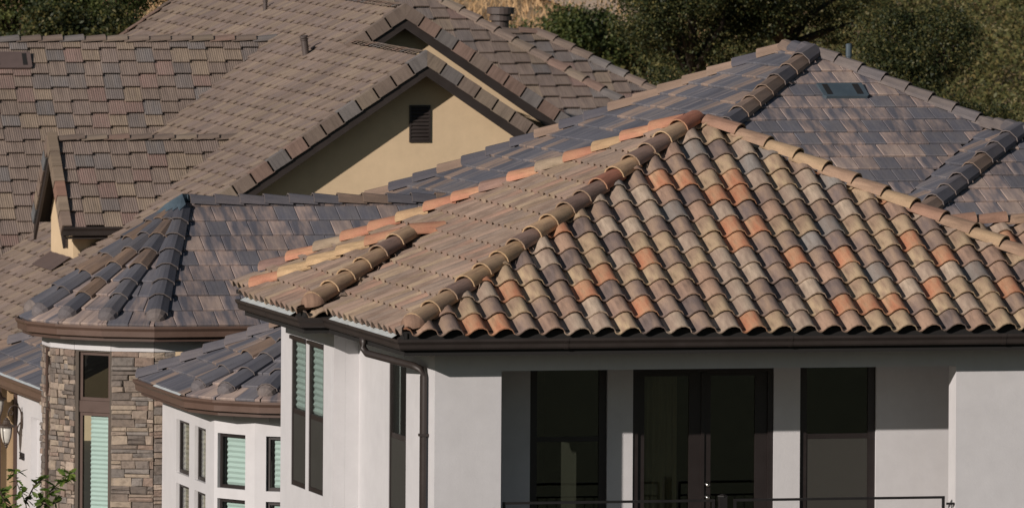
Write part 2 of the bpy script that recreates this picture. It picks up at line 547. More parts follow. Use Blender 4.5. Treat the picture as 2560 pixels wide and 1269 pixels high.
def tile_field(house, roof, O, d, pitch, poly, style, pal, w, ex, lap=0.06, th=0.042, bond=0.0, stagger=0.0, u_off=0.0,
               holes=(), seed=1, lift=0.0, jit=1.0, eave=0.0):
    """tile a sloping convex polygon. O: eave point, d: plan direction uphill"""
    d = V3((d[0], d[1], 0)).normalized()
    U = V3((d.y, -d.x, 0))
    cp = 1 / math.sqrt(1 + pitch * pitch)
    Vv = V3((d.x * cp, d.y * cp, pitch * cp))
    N = U.cross(Vv)
    O = V3(O)
    P = [((V3(p) - O).dot(U), (V3(p) - O).dot(Vv)) for p in poly]
    ar = sum(P[i][0] * P[(i + 1) % len(P)][1] - P[(i + 1) % len(P)][0] * P[i][1] for i in range(len(P)))
    if ar < 0: P.reverse()
    def edges(Q):
        out = []
        for i in range(len(Q)):
            (x0, y0), (x1, y1) = Q[i], Q[(i + 1) % len(Q)]
            L = math.hypot(x1 - x0, y1 - y0)
            if L < 1e-6: continue
            out.append((x0, y0, (y1 - y0) / L, -(x1 - x0) / L))         # outward normal of a ccw loop
        return out
    E = edges(P)
    H = []
    for h in holes:
        Q = [((V3(p) - O).dot(U), (V3(p) - O).dot(Vv)) for p in h]
        a_ = sum(Q[i][0] * Q[(i + 1) % len(Q)][1] - Q[(i + 1) % len(Q)][0] * Q[i][1] for i in range(len(Q)))
        if a_ < 0: Q.reverse()
        H.append(edges(Q))
    rr = random.Random(seed)
    vmax = max(p[1] for p in P); vmin = min(p[1] for p in P)
    i = 0
    v0 = vmin - eave
    while v0 < vmax:
        us = [p[0] for p in P]
        k0 = math.floor((min(us) - u_off - bond * i) / w) - 1
        k1 = math.ceil((max(us) - u_off - bond * i) / w) + 1
        for k in range(k0, k1):
            u0 = u_off + ((bond * i) % w) + k * w
            sg = stagger if (k + i) % 2 == 0 else 0.0
            va = v0 - sg + (rr.random() - .5) * 0.008 * jit
            ln = ex + lap
            quad = [(u0, max(va, vmin)), (u0 + w, max(va, vmin)), (u0 + w, v0 + ex), (u0, v0 + ex)]
            cut = []; bad = False
            for (x, y, nx, ny) in E:
                dd = [(qx - x) * nx + (qy - y) * ny for qx, qy in quad]
                if min(dd) >= -0.004: bad = True; break
                full_top = max((u0 - x) * nx + (va + ln - y) * ny, (u0 + w - x) * nx + (va + ln - y) * ny)
                if max(dd) > 0.01 or full_top > 0.05:
                    if ny < -0.999: continue                             # the eave itself
                    cut.append((x, y, nx, ny))
            if bad: continue
            cx, cy = u0 + w / 2, v0 + ex / 2
            for he in H:
                dd = [max((qx - x) * nx + (qy - y) * ny for (x, y, nx, ny) in he) for qx, qy in quad]
                if max(dd) <= 0.0: bad = True; break
                if min(dd) < 0.0 or max((cx - x) * nx + (cy - y) * ny for (x, y, nx, ny) in he) < 0.02:
                    e = max(he, key=lambda e: (cx - e[0]) * e[2] + (cy - e[1]) * e[3])
                    if (cx - e[0]) * e[2] + (cy - e[1]) * e[3] < -w * .45: bad = True; break
                    cut.append((e[0], e[1], -e[2], -e[3]))
            if bad: continue
            dz = (rr.random() - .5) * 0.006 * jit
            rot = (rr.random() - .5) * 0.012 * jit
            org = O + U * u0 + Vv * va + N * (lift + dz)
            Ux = (U + Vv * rot).normalized(); Vx = N.cross(Ux)
            Mx = Matrix(((Ux.x, Vx.x, N.x, org.x), (Ux.y, Vx.y, N.y, org.y), (Ux.z, Vx.z, N.z, org.z), (0, 0, 0, 1)))
            ci = pick(pal, rr); var = rr.randrange(3)
            planes = []
            for (x, y, nx, ny) in cut:
                planes.append((V3((x - u0, y - va, 0)), V3((nx, ny, 0))))
            house.tiles.append(dict(m=Mx, style=style, w=w, ln=ln, th=th, pal=pal, ci=ci, var=var, planes=planes, roof=roof,
                                    c=O + U * cx + Vv * cy + N * 0.1, n=N.copy(), area=w * ex * (0.5 if planes else 1)))
        v0 += ex; i += 1

def deck(name, polys, parent, t=0.05, drop=0.02, mat='deck'):
    m = MB()
    for p in polys:
        v, f = poly_slab([V3(q) - V3((0, 0, drop)) for q in p], t)
        m.add(v, f)
    return m.part(name, mat, parent)

def cap_geo(kind, ln, w, h):
    """a cap with a bare, paler rim round its lower mouth"""
    v = []; f = []
    rows = ((0, 1.0), (0.012, 0.998), (ln, 0.88))
    if kind == 'round':
        n = 9
        for y, s in rows:
            for t in (0, 0.017):
                for i in range(n):
                    a = math.pi * i / (n - 1)
                    v.append((-(w / 2 * s - t) * math.cos(a), y, (h * s - t) * math.sin(a) + 0.012 - 0.022 * y / ln))
    else:
        pr = [(-.5, -0.5), (-.49, 0.0), (-.20, .90), (0, 1.0), (.20, .90), (.49, 0.0), (.5, -0.5)] if kind == 'facet' else \
             [(-.5, -0.45), (-.49, -.02), (-.30, .62), (0, 1.0), (.30, .62), (.49, -.02), (.5, -0.45)]
        n = len(pr)
        for y, s in rows:
            for t in (0, 0.015):
                for x, z in pr:
                    v.append((x * (w - 2 * t) * s, y, z * h * s - t * (1 if z > 0 else 0) + 0.012 - 0.02 * y / ln))
    k = 2 * n
    for r_ in (0, 1):
        for i in range(n - 1):
            f.append((r_ * k + i, r_ * k + i + 1, (r_ + 1) * k + i + 1, (r_ + 1) * k + i))
    b0 = len(v); v += v[:k]
    for i in range(n - 1):
        f.append((b0 + i + 1, b0 + i, b0 + n + i, b0 + n + i + 1))
    for i in range(n - 1):
        f.append((n + i + 1, n + i, 2 * k + n + i, 2 * k + n + i + 1))
    f.append((0, 2 * k, 2 * k + n, n)); f.append((n - 1, 2 * n - 1, 3 * k - 1, 2 * k + n - 1))
    return v, f

CAPS = {}
def cap_mesh(kind, ln, w, h, pal, ci, var, mat):
    key = (kind, round(ln, 3), w, h, pal, ci, var)
    if key not in CAPS:
        v, f = cap_geo(kind, ln, w, h)
        me = mesh('ridge_cap', v, f, mat)
        nb = 16 if kind == 'round' else 0
        for i in range(nb): me.polygons[i].use_smooth = True
        c1, c2, _ = PLIN[pal][ci]
        rr = random.Random(len(CAPS) * 13 + 5)
        k = 1 + (rr.random() - .5) * 0.2
        set_pigment(me, tuple(x * k for x in c1), tuple(x * k for x in c2), rr.random()); set_uv(me)
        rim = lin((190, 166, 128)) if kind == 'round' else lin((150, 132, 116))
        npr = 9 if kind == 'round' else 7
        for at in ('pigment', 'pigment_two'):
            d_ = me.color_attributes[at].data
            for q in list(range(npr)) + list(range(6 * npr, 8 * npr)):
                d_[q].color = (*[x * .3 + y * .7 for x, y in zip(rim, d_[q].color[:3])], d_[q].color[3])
        CAPS[key] = me
    return CAPS[key]

def ridge_caps(roof, p0, p1, kind, pal, mat, ex=0.37, w=0.24, h=0.10, lift=0.05, seed=3, name='ridge_cap'):
    """overlapping caps laid from the low end p0 to the high end p1"""
    p0 = V3(p0); p1 = V3(p1)
    dd = p1 - p0; L = dd.length; y = dd / L
    n = max(1, round(L / ex)); ex = L / n
    x = y.cross(V3((0, 0, 1))).normalized(); z = x.cross(y)
    rr = random.Random(seed)
    for i in range(n):
        ci = pick(pal, rr)
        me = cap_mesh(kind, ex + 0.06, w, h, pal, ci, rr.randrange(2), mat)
        o = bpy.data.objects.new(name, me)
        tw = (rr.random() - .5) * 0.035
        xx = (x + y * tw).normalized(); yy = z.cross(xx)
        yt = (yy + z * (-0.035)).normalized(); zz = xx.cross(yt)
        pos = p0 + y * (i * ex) + z * (lift + (rr.random() - .5) * 0.008)
        o.matrix_basis = Matrix(((xx.x, yt.x, zz.x, pos.x), (xx.y, yt.y, zz.y, pos.y), (xx.z, yt.z, zz.z, pos.z), (0, 0, 0, 1)))
        COL.objects.link(o); o.parent = roof

def hip_start(roof, p0, p1, pal, mat, r=0.15, seed=1, facet=False, lift=0.03):
    """the rounded closed tile at the foot of a hip"""
    p0 = V3(p0); y = (V3(p1) - p0).normalized(); x = y.cross(V3((0, 0, 1))).normalized(); z = x.cross(y)
    v = []; f = []
    nu, nv = (7, 3) if facet else (11, 5)
    for j in range(nv + 1):
        b = math.pi / 2 * j / nv
        for i in range(nu):
            a = math.pi * i / (nu - 1)
            v.append(p0 + x * (-r * math.cos(a) * math.cos(b)) + z * (lift + r * .86 * math.sin(a) * math.cos(b)) - y * (r * 1.05 * math.sin(b)) )
    for j in range(nv):
        for i in range(nu - 1):
            f.append((j * nu + i + 1, j * nu + i, (j + 1) * nu + i, (j + 1) * nu + i + 1))
    o = part('hip_end', v, f, mat, roof, not facet)
    ci = pick(pal, random.Random(seed)); c1, c2, _ = PLIN[pal][ci]
    set_pigment(o.data, c1, c2, 0.3 + seed * .1); set_uv(o.data)
    return o

def sweep(path, prof, closed=False):
    """sweep a profile (outward, up) along a level plan path; outward = right hand side of travel"""
    pts = [V3(p) for p in path]
    n = len(pts)
    rows = []
    for i, p in enumerate(pts):
        ds = []
        if i > 0: ds.append((pts[i] - pts[i - 1]).normalized())
        if i < n - 1: ds.append((pts[i + 1] - pts[i]).normalized())
        nr = [V3((q.y, -q.x, 0)).normalized() for q in ds]
        if len(nr) == 2:
            b = (nr[0] + nr[1]).normalized(); b = b / max(0.35, b.dot(nr[0]))
        else:
            b = nr[0]
        rows.append([p + b * o + V3((0, 0, z)) for o, z in prof])
    m = len(prof)
    v = [q for r_ in rows for q in r_]
    f = []
    for i in range(n - 1):
        for k in range(m):
            k2 = (k + 1) % m
            f.append((i * m + k, i * m + k2, (i + 1) * m + k2, (i + 1) * m + k))
    f.append(tuple(range(m))); f.append(tuple((n - 1) * m + k for k in range(m - 1, -1, -1)))
    return v, f

GUTTER = [(0.0, -0.115), (0.055, -0.115), (0.07, -0.095), (0.075, -0.055), (0.10, -0.02), (0.10, 0.008), (0.086, 0.008), (0.086, -0.008), (0.062, -0.05),
          (0.055, -0.10), (0.006, -0.10), (0.006, 0.0), (0.0, 0.0)]
GUTTER_TALL = [(0.0, -0.145), (0.05, -0.145), (0.066, -0.135), (0.07, -0.06), (0.10, -0.02), (0.10, 0.012), (0.086, 0.012), (0.086, -0.008), (0.058, -0.05),
               (0.05, -0.13), (0.006, -0.13), (0.006, 0.0), (0.0, 0.0)]

def wall(name, p0, p1, z0, z1, openings, mat, parent, thick=0.14):
    """upright wall from plan p0 to p1, outside on the right hand of travel; openings (s0,s1,za,zb)"""
    p0 = V3((p0[0], p0[1], 0)); p1 = V3((p1[0], p1[1], 0))
    d = (p1 - p0); L = d.length; d /= L
    inn = V3((-d.y, d.x, 0))
    ss = sorted({0.0, L, *[x for o in openings for x in o[:2]]}); zs = sorted({z0, z1, *[x for o in openings for x in o[2:4]]})
    m = MB()
    def solid(i, j):
        if i < 0 or j < 0 or i >= len(ss) - 1 or j >= len(zs) - 1: return False
        a, b = (ss[i] + ss[i + 1]) / 2, (zs[j] + zs[j + 1]) / 2
        return not any(o[0] < a < o[1] and o[2] < b < o[3] for o in openings)
    def q(s, z, t): return p0 + d * s + V3((0, 0, z)) + inn * t
    for i in range(len(ss) - 1):
        for j in range(len(zs) - 1):
            if not solid(i, j): continue
            a, b, c, e = ss[i], ss[i + 1], zs[j], zs[j + 1]
            m.add([q(a, c, 0), q(b, c, 0), q(b, e, 0), q(a, e, 0)], [(0, 1, 2, 3)])
            m.add([q(a, c, thick), q(b, c, thick), q(b, e, thick), q(a, e, thick)], [(3, 2, 1, 0)])
            if not solid(i - 1, j): m.add([q(a, c, 0), q(a, e, 0), q(a, e, thick), q(a, c, thick)], [(0, 1, 2, 3)])
            if not solid(i + 1, j): m.add([q(b, c, 0), q(b, c, thick), q(b, e, thick), q(b, e, 0)], [(0, 1, 2, 3)])
            if not solid(i, j - 1): m.add([q(a, c, 0), q(a, c, thick), q(b, c, thick), q(b, c, 0)], [(0, 1, 2, 3)])
            if not solid(i, j + 1): m.add([q(a, e, 0), q(b, e, 0), q(b, e, thick), q(a, e, thick)], [(0, 1, 2, 3)])
    return m.part(name, mat, parent)

def window(parent, p0, p1, s0, s1, z0, z1, rail=None, set_in=0.04, fw=0.05, glass='glass', screen=False, shade=None, mat='window_frame',
           head=0.0, shade_off=0.0, pleat=0.075):
    """frame with sashes, panes, meeting rail, screen and shade"""
    p0 = V3((p0[0], p0[1], 0)); p1 = V3((p1[0], p1[1], 0)); d = (p1 - p0).normalized(); inn = V3((-d.y, d.x, 0)); up_ = V3((0, 0, 1))
    o = p0 + inn * set_in
    m = MB()
    g = 0.002
    a, b = s0 + g, s1 - g; c, e = z0 + g, z1 - g
    dp = 0.03
    m.obox(o, d, inn, up_, (a, -0.012, c), (a + fw, dp, e)); m.obox(o, d, inn, up_, (b - fw, -0.012, c), (b, dp, e))
    m.obox(o, d, inn, up_, (a + fw, -0.01, c), (b - fw, dp, c + fw)); m.obox(o, d, inn, up_, (a + fw, -0.01, e - fw), (b - fw, dp, e))
    if head: m.obox(o, d, inn, up_, (a - 0.01, -0.05, e - 0.03), (b + 0.01, -0.013, e + 0.012))
    w = m.part('window', mat, parent)
    zs = [(c + fw, e - fw)]
    if rail is not None:
        MB().obox(o, d, inn, up_, (a + fw + .001, -0.004, rail - 0.03), (b - fw - .001, dp - .004, rail + 0.03)).part('meeting_rail', mat, w)
        zs = [(c + fw, rail - 0.03), (rail + 0.03, e - fw)]
    for za, zb in zs:
        MB().obox(o, d, inn, up_, (a + fw, 0.008, za), (b - fw, 0.013, zb)).part('pane', glass, w)
    if screen and rail is not None:
        za, zb = zs[0]
        MB().obox(o, d, inn, up_, (a + fw + .002, -0.002, za + .002), (b - fw - .002, 0.002, zb - .002)).part('insect_screen', 'screen', w)
    if shade:
        za, zb = zs[-1][0] if (rail is not None and screen) else zs[0][0], zs[-1][1]
        sa, sb = a + fw + shade_off, b - fw
        k = int((zb - za) / pleat)
        for i in range(k):
            zz = za + (zb - za) * i / k; zh = (zb - za) / k
            pr = [(0.046, zz), (0.026, zz + zh * .5), (0.046, zz + zh), (0.050, zz + zh), (0.030, zz + zh * .5), (0.050, zz)]
            v = [o + d * s + inn * t + up_ * z for s in (sa, sb) for t, z in pr]
            f = [(0, 6, 7, 1), (1, 7, 8, 2), (3, 9, 10, 4), (4, 10, 11, 5), (0, 1, 4, 5), (1, 2, 3, 4), (6, 11, 10, 7), (7, 10, 9, 8), (5, 11, 6, 0), (2, 8, 9, 3)]
            part('shade_slat', v, f, shade, w)
    return w

def gnd(x, y):
    if y < -30: z = -6.3 + (-30 - y) * 0.12
    elif y < 5: z = -6.3
    elif y < 25: z = -6.3 + (y - 5) / 20 * 1.1
    elif y < 95: z = -5.2
    elif y < 420: z = -5.2 + (y - 95) * 0.052
    else: z = -5.2 + 325 * .052 + (y - 420) * 0.13
    if y > 95:
        z += noise.noise(V3((x * .03, y * .03, 0))) * 0.9 * min(1, (y - 95) / 60)
    return z

# ================================================================== GROUND
gx = [-400 + 800 * i / 40 for i in range(41)]
gy = [-400, -140, -90, -50, -30, -20, 0, 5, 10, 15, 20, 25, 40, 60, 80, 95, 105, 115] + [120 + 6 * i for i in range(50)] + [440, 480, 540, 640, 800, 1100, 1600, 2400, 3500]
gv = []; gf = []
for yy in gy:
    sx = 1 if yy < 440 else 1 + (yy - 440) / 350
    for xx in gx:
        gv.append((xx * sx + 20, yy, gnd(xx * sx + 20, yy)))
nx_ = len(gx)
for j in range(len(gy) - 1):
    for i in range(nx_ - 1):
        gf.append((j * nx_ + i, j * nx_ + i + 1, (j + 1) * nx_ + i + 1, (j + 1) * nx_ + i))
tag(part('ground', gv, gf, 'ground', None, True), None, None, kind='structure')
# pale dirt path along the slope
pv = []; pf = []
pth = [(30, 174), (36, 172.5), (40.7, 169.5), (42.8, 165), (42.6, 160.7), (41.8, 156), (41.2, 151)]
NP_, NW_ = 60, 7
for i in range(NP_):
    t = i / (NP_ - 1) * (len(pth) - 1); k = min(int(t), len(pth) - 2); t -= k
    x = pth[k][0] * (1 - t) + pth[k + 1][0] * t; y = pth[k][1] * (1 - t) + pth[k + 1][1] * t
    for j in range(NW_):
        dy = -1.6 + 3.2 * j / (NW_ - 1)
        pv.append((x + dy * .7, y + dy * .7, gnd(x + dy * .7, y + dy * .7) + 0.12))
for i in range(NP_ - 1):
    for j in range(NW_ - 1):
        pf.append((NW_ * i + j, NW_ * (i + 1) + j, NW_ * (i + 1) + j + 1, NW_ * i + j + 1))
tag(part('path', pv, pf, 'path', None), None, None, kind='structure')

# unseen dark beds and street, added to cut ground bounce into the shadows
def sheet(name, x0, x1, ys, dz, mat):
    v = []; f = []
    for j, y in enumerate(ys):
        for x in (x0, x1):
            v.append((x, y, max(gnd(x0, y), gnd(x1, y)) + dz))
    for j in range(len(ys) - 1): f.append((2 * j, 2 * j + 1, 2 * j + 3, 2 * j + 2))
    tag(part(name, v, f, mat, None), None, None, kind='structure')
sheet('added_dark_bed', -380, 420, [-15, 0, 5, 10, 15, 20, 25, 40, 60, 80, 94], .05, 'low_bounce_mulch')  # added wide dark sheet, so little light bounces up under the eaves
sheet('added_olive_ground', -380, 420, [-399, -140, -90, -50, -30], .05, 'added_olive_ground')  # added unseen sheet that turns the window reflections olive
sheet('added_dark_road', -380, 420, [-29, -22, -15.02], .05, 'low_bounce_asphalt')  # added unseen dark strip against ground bounce

# ================================================================== HOUSE A: white stucco, barrel tiles
A = House('stucco_house', 'white stucco house in front with tan and terracotta barrel tile roof and balcony', 'house', (4.7, 4.7, -6.3))
ra = A.root
tp = 0.475; D = 4.72; WIN = 0.48
ap = (D, D, D * tp)
bx0, by0, by1 = -0.31, 4.03, 7.45
bm_ = (by1 - by0) / 2; bap = (bx0 + bm_, by0 + bm_, bm_ * tp); bend = (bm_ * tp / tp, by0 + bm_, bm_ * tp)
wz = 0.945; wx = 2 * D - wz / tp
roofA = deck('roof', [[(0, 0, 0), (2 * D, 0, 0), ap], [(0, 0, 0), ap, (0, 2 * D, 0)], [(2 * D, 0, 0), (2 * D, 2 * D, 0), ap], [(0, 2 * D, 0), ap, (2 * D, 2 * D, 0)]], ra)
bayA = deck('bay_roof', [[(bx0, by0, 0), (bx0, by1, 0), bap], [(bx0, by0, 0), (0, by0, 0), bend, bap], [(bx0, by1, 0), bap, bend, (0, by1, 0)]], ra)
wingA = deck('wing_roof', [[(2 * D, D - wz / tp, 0), (13, D - wz / tp, 0), (13, D, wz), (wx, D, wz)], [(2 * D, D + wz / tp, 0), (wx, D, wz), (13, D, wz), (13, D + wz / tp, 0)]], ra)
EXA = 0.388; WA = 0.304
tile_field(A, roofA, (0, 0, 0), (0, 1), tp, [(0, 0, 0), (2 * D, 0, 0), ap], 's_tile', 'mission', WA, EXA, seed=11, u_off=0.09, jit=1.7, eave=0.03)
hole = [(0, by0, 0), (bend[0], bend[1], bend[2]), (0, by1, 0), (-.2, by1, -.1), (-.2, by0, -.1)]
tile_field(A, roofA, (0, 0, 0), (1, 0), tp, [(0, 0, 0), (0, 2 * D, 0), ap], 's_tile', 'mission_side', WA, EXA, seed=12, holes=[hole], jit=1.7, eave=0.03)
tile_field(A, bayA, (bx0, by0, 0), (1, 0), tp, [(bx0, by0, 0), (bx0, by1, 0), bap], 's_tile', 'mission_side', WA, EXA, seed=13, u_off=.1, jit=1.7, eave=0.03)
tile_field(A, bayA, (bx0, by0, 0), (0, 1), tp, [(bx0, by0, 0), (0, by0, 0), bend, bap], 's_tile', 'mission_side', WA, EXA, seed=14, u_off=.05, eave=0.03, lift=-.05)
tile_field(A, wingA, (wx, D - wz / tp, 0), (0, 1), tp, [(2 * D, D - wz / tp, 0), (13, D - wz / tp, 0), (13, D, wz), (wx, D, wz)], 's_tile', 'mission', WA, EXA, seed=15)
k_ = .10
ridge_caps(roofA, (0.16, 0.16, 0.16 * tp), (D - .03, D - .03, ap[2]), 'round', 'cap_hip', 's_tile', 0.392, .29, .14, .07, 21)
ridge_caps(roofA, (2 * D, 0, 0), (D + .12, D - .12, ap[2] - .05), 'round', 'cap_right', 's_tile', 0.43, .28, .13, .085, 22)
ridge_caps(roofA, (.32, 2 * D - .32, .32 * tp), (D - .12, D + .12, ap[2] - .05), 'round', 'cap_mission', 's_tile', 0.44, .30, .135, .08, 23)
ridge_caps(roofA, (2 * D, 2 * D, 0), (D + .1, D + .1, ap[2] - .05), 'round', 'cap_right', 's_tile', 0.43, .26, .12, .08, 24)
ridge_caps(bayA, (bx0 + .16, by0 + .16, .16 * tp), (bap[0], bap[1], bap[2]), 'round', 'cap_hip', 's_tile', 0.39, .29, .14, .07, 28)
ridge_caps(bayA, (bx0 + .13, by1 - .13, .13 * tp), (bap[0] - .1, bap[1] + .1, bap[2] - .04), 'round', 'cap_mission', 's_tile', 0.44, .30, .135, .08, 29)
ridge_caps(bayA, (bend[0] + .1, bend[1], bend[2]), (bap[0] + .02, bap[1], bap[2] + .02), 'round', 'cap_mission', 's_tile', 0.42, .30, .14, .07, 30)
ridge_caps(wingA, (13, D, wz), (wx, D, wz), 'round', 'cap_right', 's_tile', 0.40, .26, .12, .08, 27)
hip_start(roofA, (0.17, 0.17, 0.17 * tp), ap, 'ball', 's_tile', 0.155, 4, lift=.075)
hip_start(bayA, (bx0 + .17, by0 + .17, .17 * tp), bap, 'ball', 's_tile', 0.155, 4, lift=.075)
# gutter, fascia, soffit, closures
pathA = [(0.2, by1, -.02), (bx0, by1, -.02), (bx0, by0, -.02), (0, by0, -.02), (0, 0, -.02), (2 * D + .0, 0, -.02)]
v, f = sweep(pathA, GUTTER); gutA = part('gutter', v, f, 'dark_trim', ra)
SEAM = [(0.02, -.119), (.058, -.119), (.074, -.097), (.079, -.056), (.104, -.021), (.104, .012), (.09, .012), (.10, -.018), (.0755, -.053), (.07, -.09), (.055, -.1155), (.02, -.1155)]
for xs in (1.9, 4.6, 7.2):
    v, f = sweep([(xs, 0, -.02), (xs + .05, 0, -.02)], SEAM); part('gutter_seam', v, f, 'dark_trim', gutA)
for ys in (2.6, 5.9):
    v, f = sweep([(bx0 if ys > 4 else 0, ys, -.02), (bx0 if ys > 4 else 0, ys - .05, -.02)], SEAM); part('gutter_seam', v, f, 'dark_trim', gutA)
v, f = sweep(pathA, [(-.003, -.185), (-.003, .01), (-.035, .01), (-.035, -.185)]); part('fascia', v, f, 'closure', ra)
v, f = sweep(pathA, [(-.037, -.135), (-.62, -.135), (-.62, -.155), (-.037, -.155)]); part('soffit', v, f, 'dark_trim', ra)
v, f = sweep([(0, 0, 0), (2 * D, 0, 0)], [(-.02, -.02), (-.02, .075), (-.04, .075), (-.04, -.02)]); part('eave_closure', v, f, 'closure', ra)
v, f = sweep([(bx0, by1, 0), (bx0, by0, 0)], [(-.02, -.02), (-.02, .06), (-.04, .06), (-.04, -.02)]); part('eave_closure', v, f, 'closure', ra)
v, f = sweep([(0, by0, 0), (0, 0, 0)], [(-.02, -.02), (-.02, .06), (-.04, .06), (-.04, -.02)]); part('eave_closure', v, f, 'closure', ra)
def flash_run(parent, x, ya, yb, z, seg=0.92):
    y = ya
    while y > yb + .1:
        e = max(yb, y - seg)
        v, f = sweep([(x, y, z), (x, e + .006, z)], [(.082, -.012), (.01, .028), (.01, .022), (.082, -.018)])
        part('drip_flashing', v, f, 'flashing', parent)
        y = e
flash_run(ra, bx0, by1 - .12, by0 + .42, 0)
flash_run(ra, 0, by0 - .35, .30, 0)
# walls
ZB = -6.3; ZT = .06
wl = WIN + bx0
wall('wall', (wl, 7.27), (wl, 4.51), ZB, ZT, [(7.27 - 6.92, 7.27 - 6.09, -2.248, -.425), (7.27 - 5.93, 7.27 - 5.09, -2.248, -.425)], 'white', ra)
wall('wall', (wl + .141, 4.51), (WIN, 4.51), ZB, ZT, [], 'white', ra)
wall('wall', (WIN, 4.65), (WIN, WIN + .002), ZB, ZT, [(4.65 - 2.877, 4.65 - 1.96, -2.25, -.42)], 'white', ra)
wall('wall', (WIN + .003, WIN), (2 * D - WIN, WIN), ZB, ZT, [(1.277 - WIN, 6.797 - WIN, -3.03, -.425)], 'white', ra, 0.31)
YB = WIN + 1.3
wall('wall', (WIN + .145, YB), (2 * D - WIN - .145, YB), -3.03, -.16, [(1.943 - .625, 2.883 - .625, -2.95, -.30), (3.196 - .625, 4.923 - .625, -3.02, -.50), (5.247 - .625, 6.185 - .625, -2.95, -.30)], 'white', ra)
wall('wall', (2 * D - WIN, WIN + .32), (2 * D - WIN, 2 * D - WIN), ZB, ZT, [], 'white', ra)
wall('wall', (2 * D - WIN - .145, 2 * D - WIN), (WIN + .145, 2 * D - WIN), ZB, ZT, [], 'white', ra)
wall('wall', (WIN, 2 * D - WIN), (WIN, 7.28), ZB, ZT, [], 'white', ra)
wall('wall', (WIN - .003, 7.27), (wl + .145, 7.27), ZB, ZT, [], 'white', ra)
MB().box((WIN + .15, WIN + .312, -3.2), (2 * D - WIN - .15, 2 * D - WIN - .15, -3.031)).part('floor_slab', 'room_floor', ra)
MB().box((WIN + .15, WIN + .312, -.155), (2 * D - WIN - .15, YB + .14, -.12)).part('balcony_ceiling', 'white', ra)
MB().box((WIN + .151, WIN + .313, -3.029), (2 * D - WIN - .151, YB - .001, -3.012)).part('balcony_bounce_floor', 'bounce_floor_tile', ra)  # pale layer added out of view to bounce warm light into the recess
# room behind the doors
MB().box((WIN + .15, 5.6, -3.03), (2 * D - WIN - .15, 5.66, -.13)).part('partition', 'room', ra)
MB().box((wl + .2, 1.95, -.20), (2 * D - WIN - .15, 7.2, -.16)).part('ceiling', 'room', ra)
MB().box((3.02, YB + .15, -3.03), (3.08, 5.5, -.21)).part('partition', 'room', ra)
MB().box((5.05, YB + .15, -3.03), (5.11, 5.5, -.21)).part('partition', 'room', ra)
# windows of the left side
q0, q1 = (wl, 7.27), (wl, 4.51)
window(ra, q0, q1, 7.27 - 6.92, 7.27 - 6.09, -2.248, -.425, -1.337, screen=True, head=1, shade='shade_aqua', shade_off=.0, set_in=.02, fw=.055)
window(ra, q0, q1, 7.27 - 5.93, 7.27 - 5.09, -2.248, -.425, -1.337, screen=True, head=1, shade='shade_aqua', shade_off=.0, set_in=.02, fw=.055)
window(ra, (WIN, 4.65), (WIN, WIN), 4.65 - 2.877, 4.65 - 1.96, -2.25, -.42, -1.33, screen=True, head=1, set_in=.02, fw=.055)
# balcony windows and doors
window(ra, (.625, YB), (9, YB), 1.943 - .625, 2.883 - .625, -2.95, -.30, -1.337, glass='dark_glass', set_in=.05, fw=.09)
window(ra, (.625, YB), (9, YB), 5.247 - .625, 6.185 - .625, -2.95, -.30, -1.337, glass='dark_glass', screen=True, set_in=.05, fw=.09)
o = V3((0, YB + .05, 0)); dx_, dy_, dz_ = V3((1, 0, 0)), V3((0, 1, 0)), V3((0, 0, 1))
m = MB()
m.obox(o, dx_, dy_, dz_, (3.198, -.03, -3.02), (3.265, .09, -.502)); m.obox(o, dx_, dy_, dz_, (4.855, -.03, -3.02), (4.921, .09, -.502)); m.obox(o, dx_, dy_, dz_, (3.265, -.03, -.56), (4.855, .09, -.502))
m.part('door_frame', 'window_frame', ra)
for a_, b_, g0, g1 in ((3.267, 4.055, 3.348, 3.896), (4.065, 4.853, 4.161, 4.706)):
    m = MB()
    zb, zt, gb, gt = -3.0, -.563, -2.78, -.606
    m.obox(o, dx_, dy_, dz_, (a_, 0, zb), (g0, .05, zt)); m.obox(o, dx_, dy_, dz_, (g1, 0, zb), (b_, .05, zt))
    m.obox(o, dx_, dy_, dz_, (g0, 0, gt), (g1, .05, zt)); m.obox(o, dx_, dy_, dz_, (g0, 0, zb), (g1, .05, gb))
    dr = m.part('door', 'window_frame', ra)
    MB().obox(o, dx_, dy_, dz_, (g0, .02, gb), (g1, .03, gt)).part('pane', 'dark_glass', dr)
    if a_ > 4:
        for hz in (-1.89, -2.04):
            mm = MB().lathe((0, 0, 0), [(.0, 0), (.03, 0), (.034, .012), (.02, .02), (.015, .05), (.028, .055), (.026, .075), (0, .08)])
            mm.v = [tuple(o + V3((4.113 + p[0], -.001 - p[2], hz + p[1]))) for p in mm.v]
            mm.part('handle', 'chrome', dr, True)
MB().obox(o, dx_, dy_, dz_, (4.04, -.02, -3.0), (4.08, -.002, -.57)).part('astragal', 'window_frame', ra)
cv = []; cf = []
for i in range(25):
    xx = 3.42 + .42 * i / 24
    for zz in (-3.0, -.62):
        cv.append((xx, YB + .45 + .03 * math.sin(i * 1.5), zz))
for i in range(24): cf.append((2 * i, 2 * i + 2, 2 * i + 3, 2 * i + 1))
link(bpy.data.objects.new('curtain', mesh('curtain', cv, cf, 'curtain', True)), ra)
